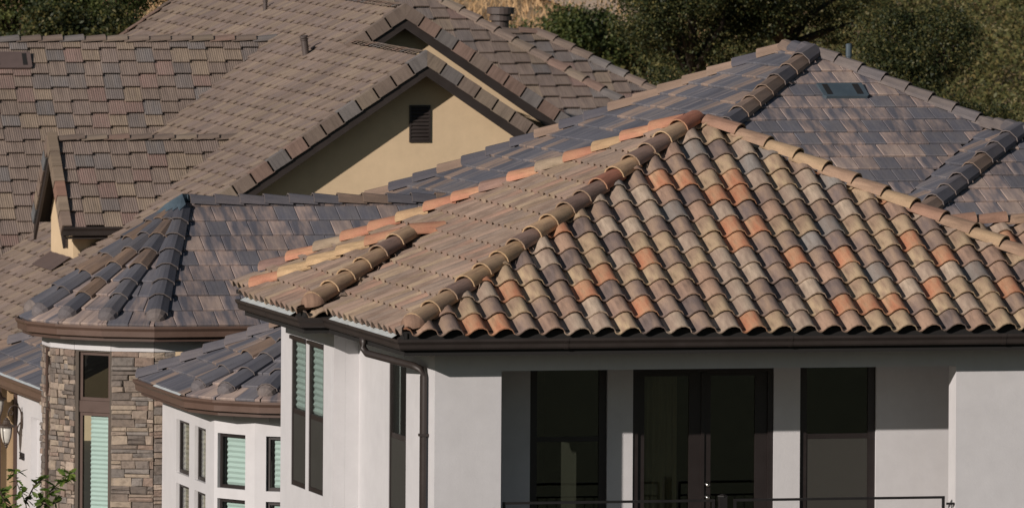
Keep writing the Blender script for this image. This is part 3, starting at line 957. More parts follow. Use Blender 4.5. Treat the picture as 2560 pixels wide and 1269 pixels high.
# railing
rl = MB().box((3.93, .50, -3.03), (4.02, .59, -1.93)).part('railing_post', 'black_iron', ra)
MB().lathe((3.975, .545, -1.93), [(.06, 0), (.06, .012), (.02, .03), (0, .032)], 4).part('post_cap', 'black_iron', rl)
for a_, b_ in ((1.32, 3.878), (4.111, 6.684)):
    rr_ = MB().box((a_, .525, -1.988), (b_, .565, -1.960)).part('railing', 'black_iron', ra)
    for x_ in (a_, b_ - .03): MB().box((x_, .53, -3.0), (x_ + .03, .56, -1.989)).part('end_bar', 'black_iron', rr_)
    MB().box((a_ + .031, .53, -2.90), (b_ - .031, .56, -2.875)).part('bottom_rail', 'black_iron', rr_)
    MB().box((a_ + .031, .53, -2.14), (b_ - .031, .56, -2.12)).part('middle_rail', 'black_iron', rr_)
    nb = 22
    for i in range(1, nb):
        x_ = a_ + (b_ - a_) * i / nb
        MB().box((x_ - .006, .539, -2.874), (x_ + .006, .551, -2.141)).part('baluster', 'black_iron', rr_)
MB().box((6.70, .50, -2.06), (6.795, .53, -2.035)).part('rail_bracket', 'black_iron', ra)
# downspout
pts = [(-.05, 2.55, -.12), (-.05, 2.55, -.20), (-.03, 2.50, -.30), (.06, 2.30, -.37), (.33, 1.05, -.40), (.40, .84, -.44), (.41, .80, -.54), (.41, .80, -6.2)]
pts = [(-.05, 1.95, -.12), (-.05, 1.95, -.18), (-.045, 1.93, -.25), (-.02, 1.86, -.30), (.33, .92, -.385), (.395, .83, -.42), (.42, .80, -.50), (.42, .80, -6.2)]
MB().tube(pts, .043, 12).part('downspout', 'dark_trim', ra, True)
for zz in (-1.2, -3.2):
    MB().box((.37, .75, zz), (.478, .85, zz + .03)).part('downspout_strap', 'dark_trim', ra)

# ================================================================== HOUSE D: turret house with slate coloured flat tiles
T = House('turret_house', 'white and stone house with round turret and grey flat tile roofs', 'house', (5.0, 23.0, -4.6))
rt_ = T.root
# --- back hip roof
c_ap = V3((11.102, 22.736, 2.395)); c_rb = V3((11.02, 23.991, 2.395))
c_FL = V3((5.955, 16.7, -.312)); c_FR = V3((16.749, 17.236, -.312)); c_BL = V3((4.897, 28.413, -.312)); c_BR = V3((16.0, 29.5, -.312))
roofC = deck('hip_roof', [[c_FL, c_FR, c_ap], [c_FL, c_ap, c_rb, c_BL], [c_FR, c_BR, c_rb, c_ap], [c_BL, c_rb, c_BR]], rt_)
fd = (c_FR - c_FL).normalized(); ld = (c_BL - c_FL).normalized()
up_f = V3((-fd.y, fd.x, 0)); up_l = V3((ld.y, -ld.x, 0))
K1 = V3((13.075, 20.781, 1.434)); A2 = V3((13.168, 19.521, 1.434)); H2 = V3((11.288, 17.49, .469))
c2_H = A2 + (H2 - A2) * 1.75; kv = V3((11.394, 18.866, .576)); c2_K = K1 + (kv - K1) * 2.0
c2_K = K1 + (kv - K1) * ((K1.z - c2_H.z) / (K1.z - kv.z))
c2_R = c2_H + fd * 6.0
c2_Hr = A2 + fd * 3.2; c2_Hr.z = c2_H.z
pf_ = .469; pl_ = .478
holeC = [K1, c2_K, c2_K + V3((6, 0, 0)), K1 + V3((6, 0, 0))]
def proj_plane(p, O, d, pitch):
    d = V3(d).normalized(); return V3((p.x, p.y, O.z + (V3((p.x, p.y, 0)) - V3((O.x, O.y, 0))).dot(d) * pitch))
tile_field(T, roofC, c_FL, up_f, pf_, [c_FL, c_FR, c_ap], 'slate_tile', 'slate', .31, .364, bond=.155, seed=31, u_off=.1, holes=[[proj_plane(p, c_FL, up_f, pf_) for p in holeC]], eave=.04)
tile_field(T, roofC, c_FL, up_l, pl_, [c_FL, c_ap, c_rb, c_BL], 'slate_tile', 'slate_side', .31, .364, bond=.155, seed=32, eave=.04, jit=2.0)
wingC = deck('wing_roof', [[c2_H, A2, K1, c2_K], [c2_H, c2_R, A2 + (c2_R - c2_H).normalized() * .01, A2], [c2_R, c2_R + ld * 4, K1 + ld * .5, A2]], rt_)
pl2 = .465; pf2 = .493
tile_field(T, wingC, c2_H, up_l, pl2, [c2_H, A2, K1, c2_K], 'slate_tile', 'slate_side', .31, .364, bond=.155, seed=33, jit=2.0)
c2_top = [c2_H, c2_R, A2 + V3((.02, 0, 0)), A2]
tile_field(T, wingC, c2_H, up_f, pf2, [c2_H, c2_R, A2], 'slate_tile', 'slate', .31, .364, bond=.155, seed=34, u_off=.05)
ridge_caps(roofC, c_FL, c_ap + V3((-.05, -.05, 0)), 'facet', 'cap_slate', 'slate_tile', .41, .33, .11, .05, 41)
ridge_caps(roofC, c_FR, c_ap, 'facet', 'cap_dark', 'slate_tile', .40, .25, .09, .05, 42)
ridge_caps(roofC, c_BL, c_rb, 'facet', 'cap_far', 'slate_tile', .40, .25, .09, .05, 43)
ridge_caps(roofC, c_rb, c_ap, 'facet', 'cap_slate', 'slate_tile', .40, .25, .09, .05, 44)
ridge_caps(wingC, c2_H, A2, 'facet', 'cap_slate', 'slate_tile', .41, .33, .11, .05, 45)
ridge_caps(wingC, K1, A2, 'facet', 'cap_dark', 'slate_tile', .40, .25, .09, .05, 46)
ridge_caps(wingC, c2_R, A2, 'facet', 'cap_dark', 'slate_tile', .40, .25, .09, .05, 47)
# flat roof vent
def slope_frame(O, d, pitch):
    d = V3((d[0], d[1], 0)).normalized(); U = V3((d.y, -d.x, 0)); c = 1 / math.sqrt(1 + pitch * pitch)
    Vv = V3((d.x * c, d.y * c, pitch * c)); return V3(O), U, Vv, U.cross(Vv)
def flat_vent(parent, O, d, pitch, w, h, mat, louvers, ht=.052):
    o, U, Vv, N = slope_frame(O, d, pitch)
    c = .03
    P = [(0, c), (c, 0), (w - c, 0), (w, c), (w, h), (0, h)]
    v = [o + U * x + Vv * y + N * z for z in (.0, ht) for x, y in P]
    f = [(6, 7, 8, 9, 10, 11)] + [(i, (i + 1) % 6, 6 + (i + 1) % 6, 6 + i) for i in range(6)]
    b = part('roof_vent', v, f, mat, parent)
    for (x0, x1) in louvers:
        MB().obox(o, U, Vv, N, (x0, .06, ht + .001), (x1, h - .04, ht + .005)).part('vent_opening', 'closure', b)
    return b
flat_vent(rt_, (10.90, 21.44, 1.80), up_f, pf_, .66, .40, 'vent_blue', [(.06, .14), (.50, .59)])
MB().lathe((12.18, 24.8, 1.66), [(.035, 0), (.035, .60), (.045, .60), (.045, .78), (.02, .79)], 12).part('vent_pipe', 'vent_blue', rt_)

# --- turret
zd = -1.35; S = .72; pd = .55
tv = [V3((1.666, 22.756, zd))]
for an in (-22.5, -45, -67.5, -90, -112.5, -135):
    t = R(an); tv.append(tv[-1] - V3((math.cos(t), math.sin(t), 0)) * S)
d_ap = V3((2.614, 22.756 + 2.764, zd + 2.764 * pd)); d_end = V3((7.0, d_ap.y, d_ap.z)); d_ev = V3((9.0, 22.756, zd))
polysD = [[tv[i], tv[i + 1], d_ap] for i in range(6)] + [[tv[0], d_ev, d_end, d_ap], [tv[6], d_ap, d_end, V3((7, 28.3, zd))]]
roofD = deck('turret_roof', polysD, rt_)
tile_field(T, roofD, tv[0], (0, 1), pd, [tv[0], d_ev, d_end, d_ap], 'slate_tile', 'slate', .30, .39, bond=.15, seed=51, eave=.04)
for i in range(5):
    a_, b_ = tv[i], tv[i + 1]
    e = (a_ - b_).normalized(); dn = V3((-e.y, e.x, 0))
    dist = (d_ap - a_).dot(dn); pt_ = (d_ap.z - zd) / dist
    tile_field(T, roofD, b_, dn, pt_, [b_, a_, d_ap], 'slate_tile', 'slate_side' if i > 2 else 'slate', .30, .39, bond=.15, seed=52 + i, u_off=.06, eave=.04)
for i in range(5):
    dr_ = (tv[i] - d_ap); p0 = tv[i] - dr_.normalized() * .22; p1 = d_ap + dr_.normalized() * .18
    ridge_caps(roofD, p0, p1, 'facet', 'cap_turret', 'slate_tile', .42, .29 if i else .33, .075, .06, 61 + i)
    h_ = hip_start(roofD, p0, p1, 'cap_dark', 'slate_tile', .15, 2 + i, True, .02)
ridge_caps(roofD, d_ap + V3((.1, 0, .02)), d_end + V3((0, 0, .02)), 'facet', 'cap_slate', 'slate_tile', .37, .25, .085, .04, 67)
# lead cap on the turret's top
lv = [d_ap + V3((0, 0, .16))]; lf = []
ring = [(tv[0] - d_ap), (tv[1] - d_ap), (tv[2] - d_ap), (tv[3] - d_ap), (tv[4] - d_ap), V3((.5, .6, -.3)), V3((1, 0, 0.0))]
ring = [r_.normalized() * s_ for r_, s_ in zip(ring, (.44, .46, .50, .52, .50, .36, .14))]
for i, r_ in enumerate(ring):
    side = V3((-r_.y, r_.x, 0)).normalized() * (.09 if i < 5 else .05)
    lv += [d_ap + r_ * .55 + V3((0, 0, .158)) - side * .6, d_ap + r_ + V3((0, 0, .150)) + side * .2, d_ap + r_ * .55 + V3((0, 0, .135)) + side * .9]
nn = len(ring) * 3
for i in range(nn): lf.append((0, 1 + (i + 1) % nn, 1 + i))
lk = MB().add(lv, lf)
lk.add([p + V3((0, 0, -.10)) for p in map(V3, lv)], [])
n1 = len(lv)
lk.f += [(1 + i, 1 + (i + 1) % nn, n1 + 1 + (i + 1) % nn, n1 + 1 + i) for i in range(nn)]
lk.part('apex_flashing', 'lead', roofD)
gp = [V3((p.x, p.y, zd - .02)) for p in reversed(tv)] + [V3((9.0, 22.756, zd - .02))]
v, f = sweep(gp, GUTTER_TALL); part('gutter', v, f, 'brown_metal', rt_)
v, f = sweep(gp, [(-.003, -.20), (-.003, .01), (-.035, .01), (-.035, -.20)]); part('fascia', v, f, 'brown_trim', rt_)
v, f = sweep(gp, [(-.037, -.17), (-.5, -.17), (-.5, -.185), (-.037, -.185)]); part('soffit', v, f, 'brown_trim', rt_)
# turret walls follow the eave, set in
def inset(P, o):
    out = []
    for i in range(len(P)):
        d0 = (P[i] - P[i - 1]).normalized() if i else (P[1] - P[0]).normalized()
        d1 = (P[i + 1] - P[i]).normalized() if i < len(P) - 1 else d0
        n0 = V3((-d0.y, d0.x, 0)); n1_ = V3((-d1.y, d1.x, 0)); b = (n0 + n1_).normalized()
        out.append(P[i] + b * (o / b.dot(n0)))
    return out
iw = inset(gp, .30)                       # iw[6] is the corner below tv[0]
ZD = -5.25
frz = inset(gp, .27)
for i in range(1, 7):
    a_, b_ = frz[i], frz[i + 1]
    if i == 6: b_ = a_ + V3((1.0, 0, 0))
    d_ = (b_ - a_).normalized(); nO = V3((d_.y, -d_.x, 0))
    L_ = (b_ - a_).length
    MB().obox(V3((a_.x, a_.y, 0)), d_, -nO, V3((0, 0, 1)), (.004, 0, zd - .38), (L_ - .004, .08, zd - .19)).part('frieze_panel', 'white', rt_)
stone_pal = [(146, 132, 119), (130, 118, 108), (158, 144, 128), (118, 109, 102), (142, 124, 112), (166, 151, 137), (128, 121, 115), (108, 99, 92)]
def stone_face(parent, p0, p1, z0, z1, holes=(), seed=1, wmin=.10, wmax=.34):
    p0 = V3((p0[0], p0[1], 0)); p1 = V3((p1[0], p1[1], 0)); d = (p1 - p0); L = d.length; d /= L; out = V3((d.y, -d.x, 0))
    rr = random.Random(seed)
    z = z0; count = 0
    while z < z1 - .02:
        h = min(rr.uniform(.065, .135), z1 - z)
        if z1 - z - h < .03: h = z1 - z
        s = 0.0
        while s < L - .01:
            w = min(rr.uniform(wmin, wmax), L - s)
            if L - s - w < .05: w = L - s
            sub = [(z, h)] if (h < .10 or rr.random() < .6) else [(z, h * .48), (z + h * .48, h * .52)]
            for zz, hh in sub:
                a, b, c, e = s + .004, s + w - .004, zz + .004, zz + hh - .004
                dep = rr.uniform(.012, .05)
                j = lambda k=.007: rr.uniform(-k, k)
                back = [(a, c), (b, c), (b, e), (a, e)]
                v = [p0 + d * x + V3((0, 0, y)) + out * (-.01) for x, y in back]
                mid = [(x + j(), y + j(), dep * .75 + j(.006)) for x, y in back]
                fr_ = [(x + (.02 if x == a else -.02) + j(.006), y + (.014 if y == c else -.014) + j(.004), dep + j(.01)) for x, y in back]
                v += [p0 + d * x + V3((0, 0, y)) + out * q for x, y, q in mid] + [p0 + d * x + V3((0, 0, y)) + out * q for x, y, q in fr_]
                f = [(8, 9, 10, 11)]
                for k in range(4):
                    k2 = (k + 1) % 4
                    f += [(4 + k, 4 + k2, 8 + k2, 8 + k), (k, k2, 4 + k2, 4 + k)]
                o = part('stone', v, f, 'stone', parent)
                cc = lin(rr.choice(stone_pal)); kk = rr.uniform(.82, 1.15)
                set_pigment(o.data, tuple(x * kk for x in cc), cc, rr.random())
                count += 1
            s += w
        z += h
    return count
zst = zd - .385
wface = []
for i in range(2, 7):
    a_, b_ = iw[i], iw[i + 1]
    if i == 6: b_ = a_ + V3((.30, 0, 0))
    if i == 2: a_ = b_ + V3((0, .66, 0))
    L_ = (b_ - a_).length
    op = []
    if i == 4: op = [(.05, L_ - .03, ZD + .3, zst - .02)]
    if i == 2: op = [(.26, L_ - .05, ZD + .3, zst - .02)]
    bw = wall('wall', (a_.x, a_.y), (b_.x, b_.y), ZD, zd - .19, op, 'mortar', rt_, .12)
    wface.append((i, a_, b_, L_, op, bw))
nst = 0
for i, a_, b_, L_, op, bw in wface:
    d_ = (b_ - a_).normalized()
    if i == 4:
        zlo = ZD + .3
        window(rt_, (a_.x, a_.y), (b_.x, b_.y), .05, L_ - .03, zd - .385 - .02 - .68, zst - .02, None, set_in=.05, fw=.045, glass='black_glass', mat='brown_trim')
        zm = zd - .385 - .02 - .68
        o_ = V3((a_.x, a_.y, 0)); inn_ = V3((-d_.y, d_.x, 0))
        MB().obox(o_, d_, inn_, V3((0, 0, 1)), (.052, .02, zm - .16), (L_ - .032, .10, zm - .001)).part('spandrel_panel', 'brown_trim', rt_)
        window(rt_, (a_.x, a_.y), (b_.x, b_.y), .05, L_ - .03, zlo, zm - .162, None, set_in=.05, fw=.045, glass='glass', mat='brown_trim', shade='shade_aqua', shade_off=.11, pleat=.062)
    elif i == 2:
        s0, s1 = .26, L_ - .05
        nst += stone_face(bw, a_, a_ + d_ * s0, ZD + .2, zst, seed=70, wmin=.08, wmax=.16)
        nst += stone_face(bw, a_ + d_ * s1, b_, ZD + .2, zst, seed=71, wmin=.08, wmax=.2)
        zm = zst - .70
        window(rt_, (a_.x, a_.y), (b_.x, b_.y), s0, s1, zm, zst - .02, None, set_in=.0, fw=.03, glass='dark_glass', mat='brown_trim')
        MB().obox(V3((a_.x, a_.y, 0)), d_, V3((-d_.y, d_.x, 0)), V3((0, 0, 1)), (s0 + .002, .02, zm - .16), (s1 - .002, .10, zm - .001)).part('spandrel_panel', 'brown_trim', rt_)
        window(rt_, (a_.x, a_.y), (b_.x, b_.y), s0, s1, ZD + .3, zm - .162, None, set_in=.0, fw=.03, glass='glass', mat='brown_trim')
    else:
        nst += stone_face(bw, a_, b_, ZD + .2, zst, seed=72 + i, wmin=.09 if i < 5 else .12, wmax=.22 if i < 5 else .40)
MB().box((3.2, 24.6, ZD), (3.3, 26.4, zd - .2)).part('partition', 'room', rt_)

# --- lower bay roof in front
z2 = -2.08; S2 = .70; p2 = .5
x2 = 1.48; yfar = 22.75; ynear = 19.5
bv = [V3((x2, yfar, z2)), V3((x2, ynear, z2))]
for an in (-67.5, -45, -22.5, 0):
    t = R(an); L_ = S2 if an else 4.0
    bv.append(bv[-1] + V3((math.cos(t), math.sin(t), 0)) * L_)
hh = (yfar - bv[4].y) / 2
b_ap = V3((x2 + hh, yfar - hh, z2 + hh * p2)); b_e = V3((7.2, b_ap.y, b_ap.z))
polysB = [[bv[0], bv[1], b_ap], [bv[1], bv[2], b_ap], [bv[2], bv[3], b_ap], [bv[3], bv[4], b_ap], [bv[4], bv[5], b_e, b_ap], [bv[0], b_ap, b_e, V3((7.2, yfar, z2))]]
roofE = deck('bay_roof', polysB, rt_)
tile_field(T, roofE, bv[0], (1, 0), p2, [bv[0], bv[1], b_ap], 'slate_tile', 'slate_side', .31, .37, bond=.155, seed=81, eave=.04, jit=2)
for i in range(1, 4):
    a_, b_ = bv[i], bv[i + 1]; e = (b_ - a_).normalized(); dn = V3((-e.y, e.x, 0)); pt_ = (b_ap.z - z2) / (b_ap - a_).dot(dn)
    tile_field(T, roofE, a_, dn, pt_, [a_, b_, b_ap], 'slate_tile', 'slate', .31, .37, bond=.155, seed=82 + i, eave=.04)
tile_field(T, roofE, bv[4], (0, 1), p2, [bv[4], bv[5], b_e, b_ap], 'slate_tile', 'slate', .31, .37, bond=.155, seed=86, eave=.04)
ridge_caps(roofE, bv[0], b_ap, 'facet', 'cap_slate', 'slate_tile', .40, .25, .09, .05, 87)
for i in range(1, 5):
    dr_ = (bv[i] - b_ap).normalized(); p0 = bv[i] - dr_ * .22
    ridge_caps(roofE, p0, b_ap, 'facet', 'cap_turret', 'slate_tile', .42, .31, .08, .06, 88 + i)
    hip_start(roofE, p0, b_ap, 'cap_dark', 'slate_tile', .135, 3 + i, True, .02)
gp2 = [V3((p.x, p.y, z2 - .02)) for p in [V3((2.0, yfar, z2))] + bv]
v, f = sweep(gp2, GUTTER_TALL); part('gutter', v, f, 'brown_metal', rt_)
v, f = sweep(gp2, [(-.003, -.20), (-.003, .01), (-.035, .01), (-.035, -.20)]); part('fascia', v, f, 'brown_trim', rt_)
v, f = sweep(gp2, [(-.037, -.17), (-.5, -.17), (-.5, -.185), (-.037, -.185)]); part('soffit', v, f, 'brown_trim', rt_)
flash_run(rt_, x2, yfar - 1.2, ynear + .25, z2, 1.0)
fz_ = inset(gp2, .31)
bw_ = [None, V3((1.84, 23.02, 0)), V3((1.84, 19.5, 0)), V3((2.25, 18.79, 0)), V3((2.943, 18.39, 0)), V3((7.0, 18.39, 0))]
for i in range(1, 6):
    a_, b_ = fz_[i], fz_[i + 1]; d_ = (b_ - a_).normalized(); L_ = (b_ - a_).length
    MB().obox(V3((a_.x, a_.y, 0)), d_, V3((-d_.y, d_.x, 0)), V3((0, 0, 1)), (.004, 0, z2 - .31), (L_ - .004, .1, z2 - .19)).part('frieze_panel', 'white', rt_)
zw1, zw0 = z2 - .50, z2 - 1.24
def bay_win(a_, b_, s0, s1, lower=True, shade='shade_aqua', fw=.045):
    window(rt_, a_, b_, s0, s1, zw0, zw1, None, set_in=.06, fw=fw, shade=shade, shade_off=.05, mat='window_frame', pleat=.066)
    window(rt_, a_, b_, s0, s1, zw0 - .85, zw0 - .14, None, set_in=.06, fw=fw, shade=shade, shade_off=.05, mat='window_frame', pleat=.066)
for i in range(1, 5):
    a_, b_ = bw_[i], bw_[i + 1]
    L_ = (b_ - a_).length
    wins = {1: [(23.02 - 22.05, 23.02 - 21.17), (23.02 - 20.80, 23.02 - 20.06)], 2: [(.07, .63)], 3: [(.16, .72)], 4: []}[i]
    op = []
    for s0, s1 in wins: op += [(s0, s1, zw0, zw1), (s0, s1, zw0 - .85, zw0 - .14)]
    wall('wall', (a_.x, a_.y), (b_.x, b_.y), ZD, z2 - .19, op, 'white', rt_, .16)
    for s0, s1 in wins: bay_win((a_.x, a_.y), (b_.x, b_.y), s0, s1, shade='shade_aqua' if i > 1 else 'curtain')
MB().box((x2 + 1.6, yfar - 3.6, ZD), (x2 + 1.7, yfar - .7, z2 - .2)).part('partition', 'room', rt_)

# --- low entry roof at the left edge
z3 = -2.4; x3 = .64; y3 = 31.2; p3 = .5
e0, e1 = V3((x3, y3, z3)), V3((x3, 24.9, z3)); h3 = 2.6
et = V3((x3 + h3, y3 - h3, z3 + h3 * p3)); et1 = V3((x3 + h3, 24.9, z3 + h3 * p3))
roofF = deck('entry_roof', [[e0, e1, et1, et]], rt_)
tile_field(T, roofF, e0, (1, 0), p3, [e0, e1, et1, et], 'slate_tile', 'slate_side', .31, .37, bond=.155, seed=91, eave=.04, jit=2)
ridge_caps(roofF, e0, et, 'facet', 'cap_slate', 'slate_tile', .40, .25, .09, .05, 92)
gp3 = [V3((x3, y3, z3 - .02)), V3((x3, 24.9, z3 - .02))]
v, f = sweep(gp3, GUTTER_TALL); part('gutter', v, f, 'brown_metal', rt_)
v, f = sweep(gp3, [(-.003, -.20), (-.003, .01), (-.035, .01), (-.035, -.20)]); part('fascia', v, f, 'brown_trim', rt_)
v, f = sweep(gp3, [(-.037, -.17), (-.5, -.17), (-.5, -.185), (-.037, -.185)]); part('soffit', v, f, 'brown_trim', rt_)
flash_run(rt_, x3, 30.8, 25.0, z3, 1.0)
XW = x3 + .34
wall('wall', (XW, 29.30), (XW, 25.3), ZD - .6, z3 - .19, [(29.30 - 28.26, 29.30 - 26.5, ZD, -3.0)], 'white', rt_, .10)
MB().box((XW + .1, 25.3, ZD - .6), (XW + .16, 29.2, z3 - .2)).part('niche_back', 'white', rt_)
wall('wall', (-1.2, 29.36), (XW + .1, 29.36), ZD - .6, z3 - .19, [], 'entry_tan', rt_, .10)
MB().box((XW - .05, 29.305, ZD - .6), (XW + .02, 29.358, z3 - .2)).part('corner_post', 'brown_trim', rt_)
MB().box((XW - .36, 29.29, ZD - .6), (XW - .24, 29.358, z3 - .2)).part('corner_post', 'brown_trim', rt_)
# house number
tc = bpy.data.curves.new('house_number', 'FONT'); tc.body = '3913'; tc.size = .15; tc.extrude = .008
to = bpy.data.objects.new('tmp_text', tc); COL.objects.link(to)
dg = bpy.context.evaluated_depsgraph_get()
tm = bpy.data.meshes.new_from_object(to.evaluated_get(dg)); tm.materials.clear(); tm.materials.append(M['black_iron'])
bpy.data.objects.remove(to)
tm.name = 'house_number'
no_ = bpy.data.objects.new('house_number', tm)
# wall faces -x: text right = -y, text up = z, text normal = -x
no_.matrix_basis = Matrix(((0, 0, -1, XW - .010), (-1.25, 0, 0, 29.07), (0, 1, 0, -3.67), (0, 0, 0, 1)))
link(no_, None); no_.parent = rt_; no_.matrix_parent_inverse = rt_.matrix_world.inverted()

def lantern(label, loc, outv):
    """scroll bracket wall lantern"""
    L = thing('wall_lantern', label, 'wall lamp', loc, 'lanterns beside the entry')
    o = V3(loc); u = V3(outv).normalized()
    z = V3((0, 0, 1)); s = V3((-u.y, u.x, 0))
    mm = MB().lathe((0, 0, 0), [(0, 0), (.055, 0), (.06, .012), (.045, .022), (.02, .03)], 14)
    mm.v = [tuple(o + s * p[0] * .8 + z * p[1] * 2.2 + u * (p[2] + .001)) for p in mm.v]
    mm.part('back_plate', 'bronze', L, True)
    pts = []
    for k in range(9):
        a = math.pi * k / 8
        pts.append(o + u * (.12 - .10 * math.cos(a)) + z * (.06 + .16 * math.sin(a)))
    MB().tube(pts, .011, 8).part('arm', 'bronze', L, True)
    sc = [o + u * (.22 + (.045 - k * .003) * math.cos(k * .55) - .045) + z * (.10 + (.045 - k * .003) * math.sin(k * .55)) for k in range(12)]
    MB().tube(sc, .009, 8).part('scroll', 'bronze', L, True)
    lo = [o + u * (.03 + .05 * math.sin(k / 6 * math.pi * .9)) + z * (-.03 - .18 * k / 6) for k in range(7)]
    MB().tube(lo, .010, 8).part('scroll', 'bronze', L, True)
    c = o + u * .24 + z * (-.02)
    MB().lathe(c, [(.02, .06), (.035, .03), (.05, .02), (.055, .0), (.07, -.03), (.12, -.055), (.125, -.075), (.10, -.08)], 12).part('hood', 'bronze', L)
    MB().lathe(c, [(.088, -.082), (.086, -.14), (.074, -.22), (.05, -.29), (.03, -.31)], 12).part('glass_shade', 'lamp_glass', L, True)
    for k in range(4):
        a = math.pi / 4 + k * math.pi / 2
        q = [c + V3((math.cos(a) * r_, math.sin(a) * r_, h_)) for r_, h_ in ((.092, -.08), (.09, -.14), (.078, -.22), (.054, -.29), (.034, -.315))]
        MB().tube(q, .007, 6).part('cage_bar', 'bronze', L)
    MB().lathe(c, [(.036, -.312), (.04, -.325), (.02, -.345), (.024, -.36), (.008, -.385), (.002, -.39)], 10).part('finial', 'bronze', L)
    return L
lantern('bronze scroll lantern with frosted glass on white wall beside the stone turret', (XW, 28.88, -3.10), (-1, 0, 0))
lantern('lantern cut off by the left edge on tan entry wall', (.66, 29.36, -2.72), (0, -1, 0))

# ================================================================== HOUSE B: tan gabled house behind
B = House('gabled_house', 'tan stucco house behind with brown shake tile roofs, two gables and dormer', 'house', (12.0, 60.0, -5.0))
rb_ = B.root
pb = .675; g3 = V3((11.958, 50.607, 1.266)); g2 = V3((12.83, 56.05, 1.87)); yfr = 72.9
XE = 4.9
def LP(x, y): return V3((x, y, g3.z - pb * (g3.x - x)))
zr1, yr1, p1 = 1.10, 61.91, 1.19
def val1(z): return LP(g3.x - (g3.z - z) / pb, yr1 - (zr1 - z) / p1)
def val1b(z): return LP(g3.x - (g3.z - z) / pb, yr1 + (zr1 - z) / p1)
xr1 = g3.x - (g3.z - zr1) / pb
zlow = LP(XE, 0).z
yr4, zr4, p4, hw4 = 55.2, -.335, 1.06, 1.33
xr4 = g3.x - (g3.z - zr4) / pb
roofB = deck('roof', [[LP(XE, g3.y), LP(g3.x, g3.y), LP(g3.x, g2.y), LP(XE, g2.y)], [LP(XE, g2.y + .001), LP(g2.x, g2.y + .001), LP(g2.x, yfr), LP(XE, yfr)],
                      [g3, g3 + V3((6.5, 0, -6.5 * pb)), g3 + V3((6.5, g2.y - g3.y, -6.5 * pb)), g3 + V3((0, g2.y - g3.y, 0))],
                      [g2, g2 + V3((7.2, 0, -7.2 * pb)), g2 + V3((7.2, 10, -7.2 * pb)), g2 + V3((0, 17, 0))]], rb_)
EB, WB_ = (g3.x - XE) * math.sqrt(1 + pb * pb) / 30, .29
h_b1 = [LP(xr1, yr1), val1(zlow - .3), val1b(zlow - .3)]
h_b4 = [LP(xr4, yr4), LP(g3.x - (g3.z + 1.35) / pb, yr4 - (zr4 + 1.35) / p4), LP(g3.x - (g3.z + 1.35) / pb, yr4 + (zr4 + 1.35) / p4)]
kwB = dict(stagger=.07, th=.058)
tile_field(B, roofB, LP(XE, g3.y), (1, 0), pb, [LP(XE, g3.y + .04), LP(g3.x, g3.y + .04), LP(g3.x, yfr), LP(XE, yfr)], 'shake_tile', 'shake_side', WB_, EB, seed=101, holes=[h_b1, h_b4], **kwB)
tile_field(B, roofB, LP(g3.x, g3.y), (1, 0), pb, [LP(g3.x, g2.y + .04), LP(g2.x, g2.y + .04), LP(g2.x, yfr), LP(g3.x, yfr)], 'shake_tile', 'shake_side', WB_, EB, seed=103, **kwB)
def rake_tiles(roof, p0, p1, out, pal, mat, ex=.365, seed=1, drop=.135, top=.085, fl=.12):
    p0 = V3(p0); p1 = V3(p1); d = p1 - p0; L = d.length; y = d / L; o = V3(out)
    x = o; z = y.cross(x)
    if z.z < 0: z = -z
    n = round(L / ex); ex = L / n; rr = random.Random(seed)
    for i in range(n):
        c = p0 + y * (i * ex)
        ci = pick(pal, rr); c1, c2, _ = PLIN[pal][ci]
        m = MB()
        lf = .012
        def pt(a, b, h): return c + x * a + y * b + z * (h + (lf * (1 - b / ex)))
        sec = [(.035, -drop), (.035, top), (-fl, top + .006), (-fl, top - .02), (.008, top - .025), (.008, -drop)]
        v = [pt(a, b, h) for b in (0, ex + .03) for a, h in sec]; k = len(sec)
        hd = V3((y.x, y.y, 0)).normalized()
        if i == n - 1:
            v = v[:k] + [q - y * ((q - p1).dot(hd) / y.dot(hd) + .001) for q in v[k:]]
        f = [(i2, (i2 + 1) % k, k + (i2 + 1) % k, k + i2) for i2 in range(k)] + [tuple(range(k - 1, -1, -1)), tuple(range(k, 2 * k))]
        ob = part('rake_tile', v, f, mat, roof)
        kk = rr.uniform(.88, 1.12)
        set_pigment(ob.data, tuple(q * kk for q in c1), tuple(q * kk for q in c2), rr.random())
        uvl = ob.data.uv_layers.new(name='UVMap')
        for lp in ob.data.loops:
            q = V3(v[lp.vertex_index]) - c; uvl.data[lp.index].uv = (q.dot(y) * .4, q.dot(z) * 1.0)
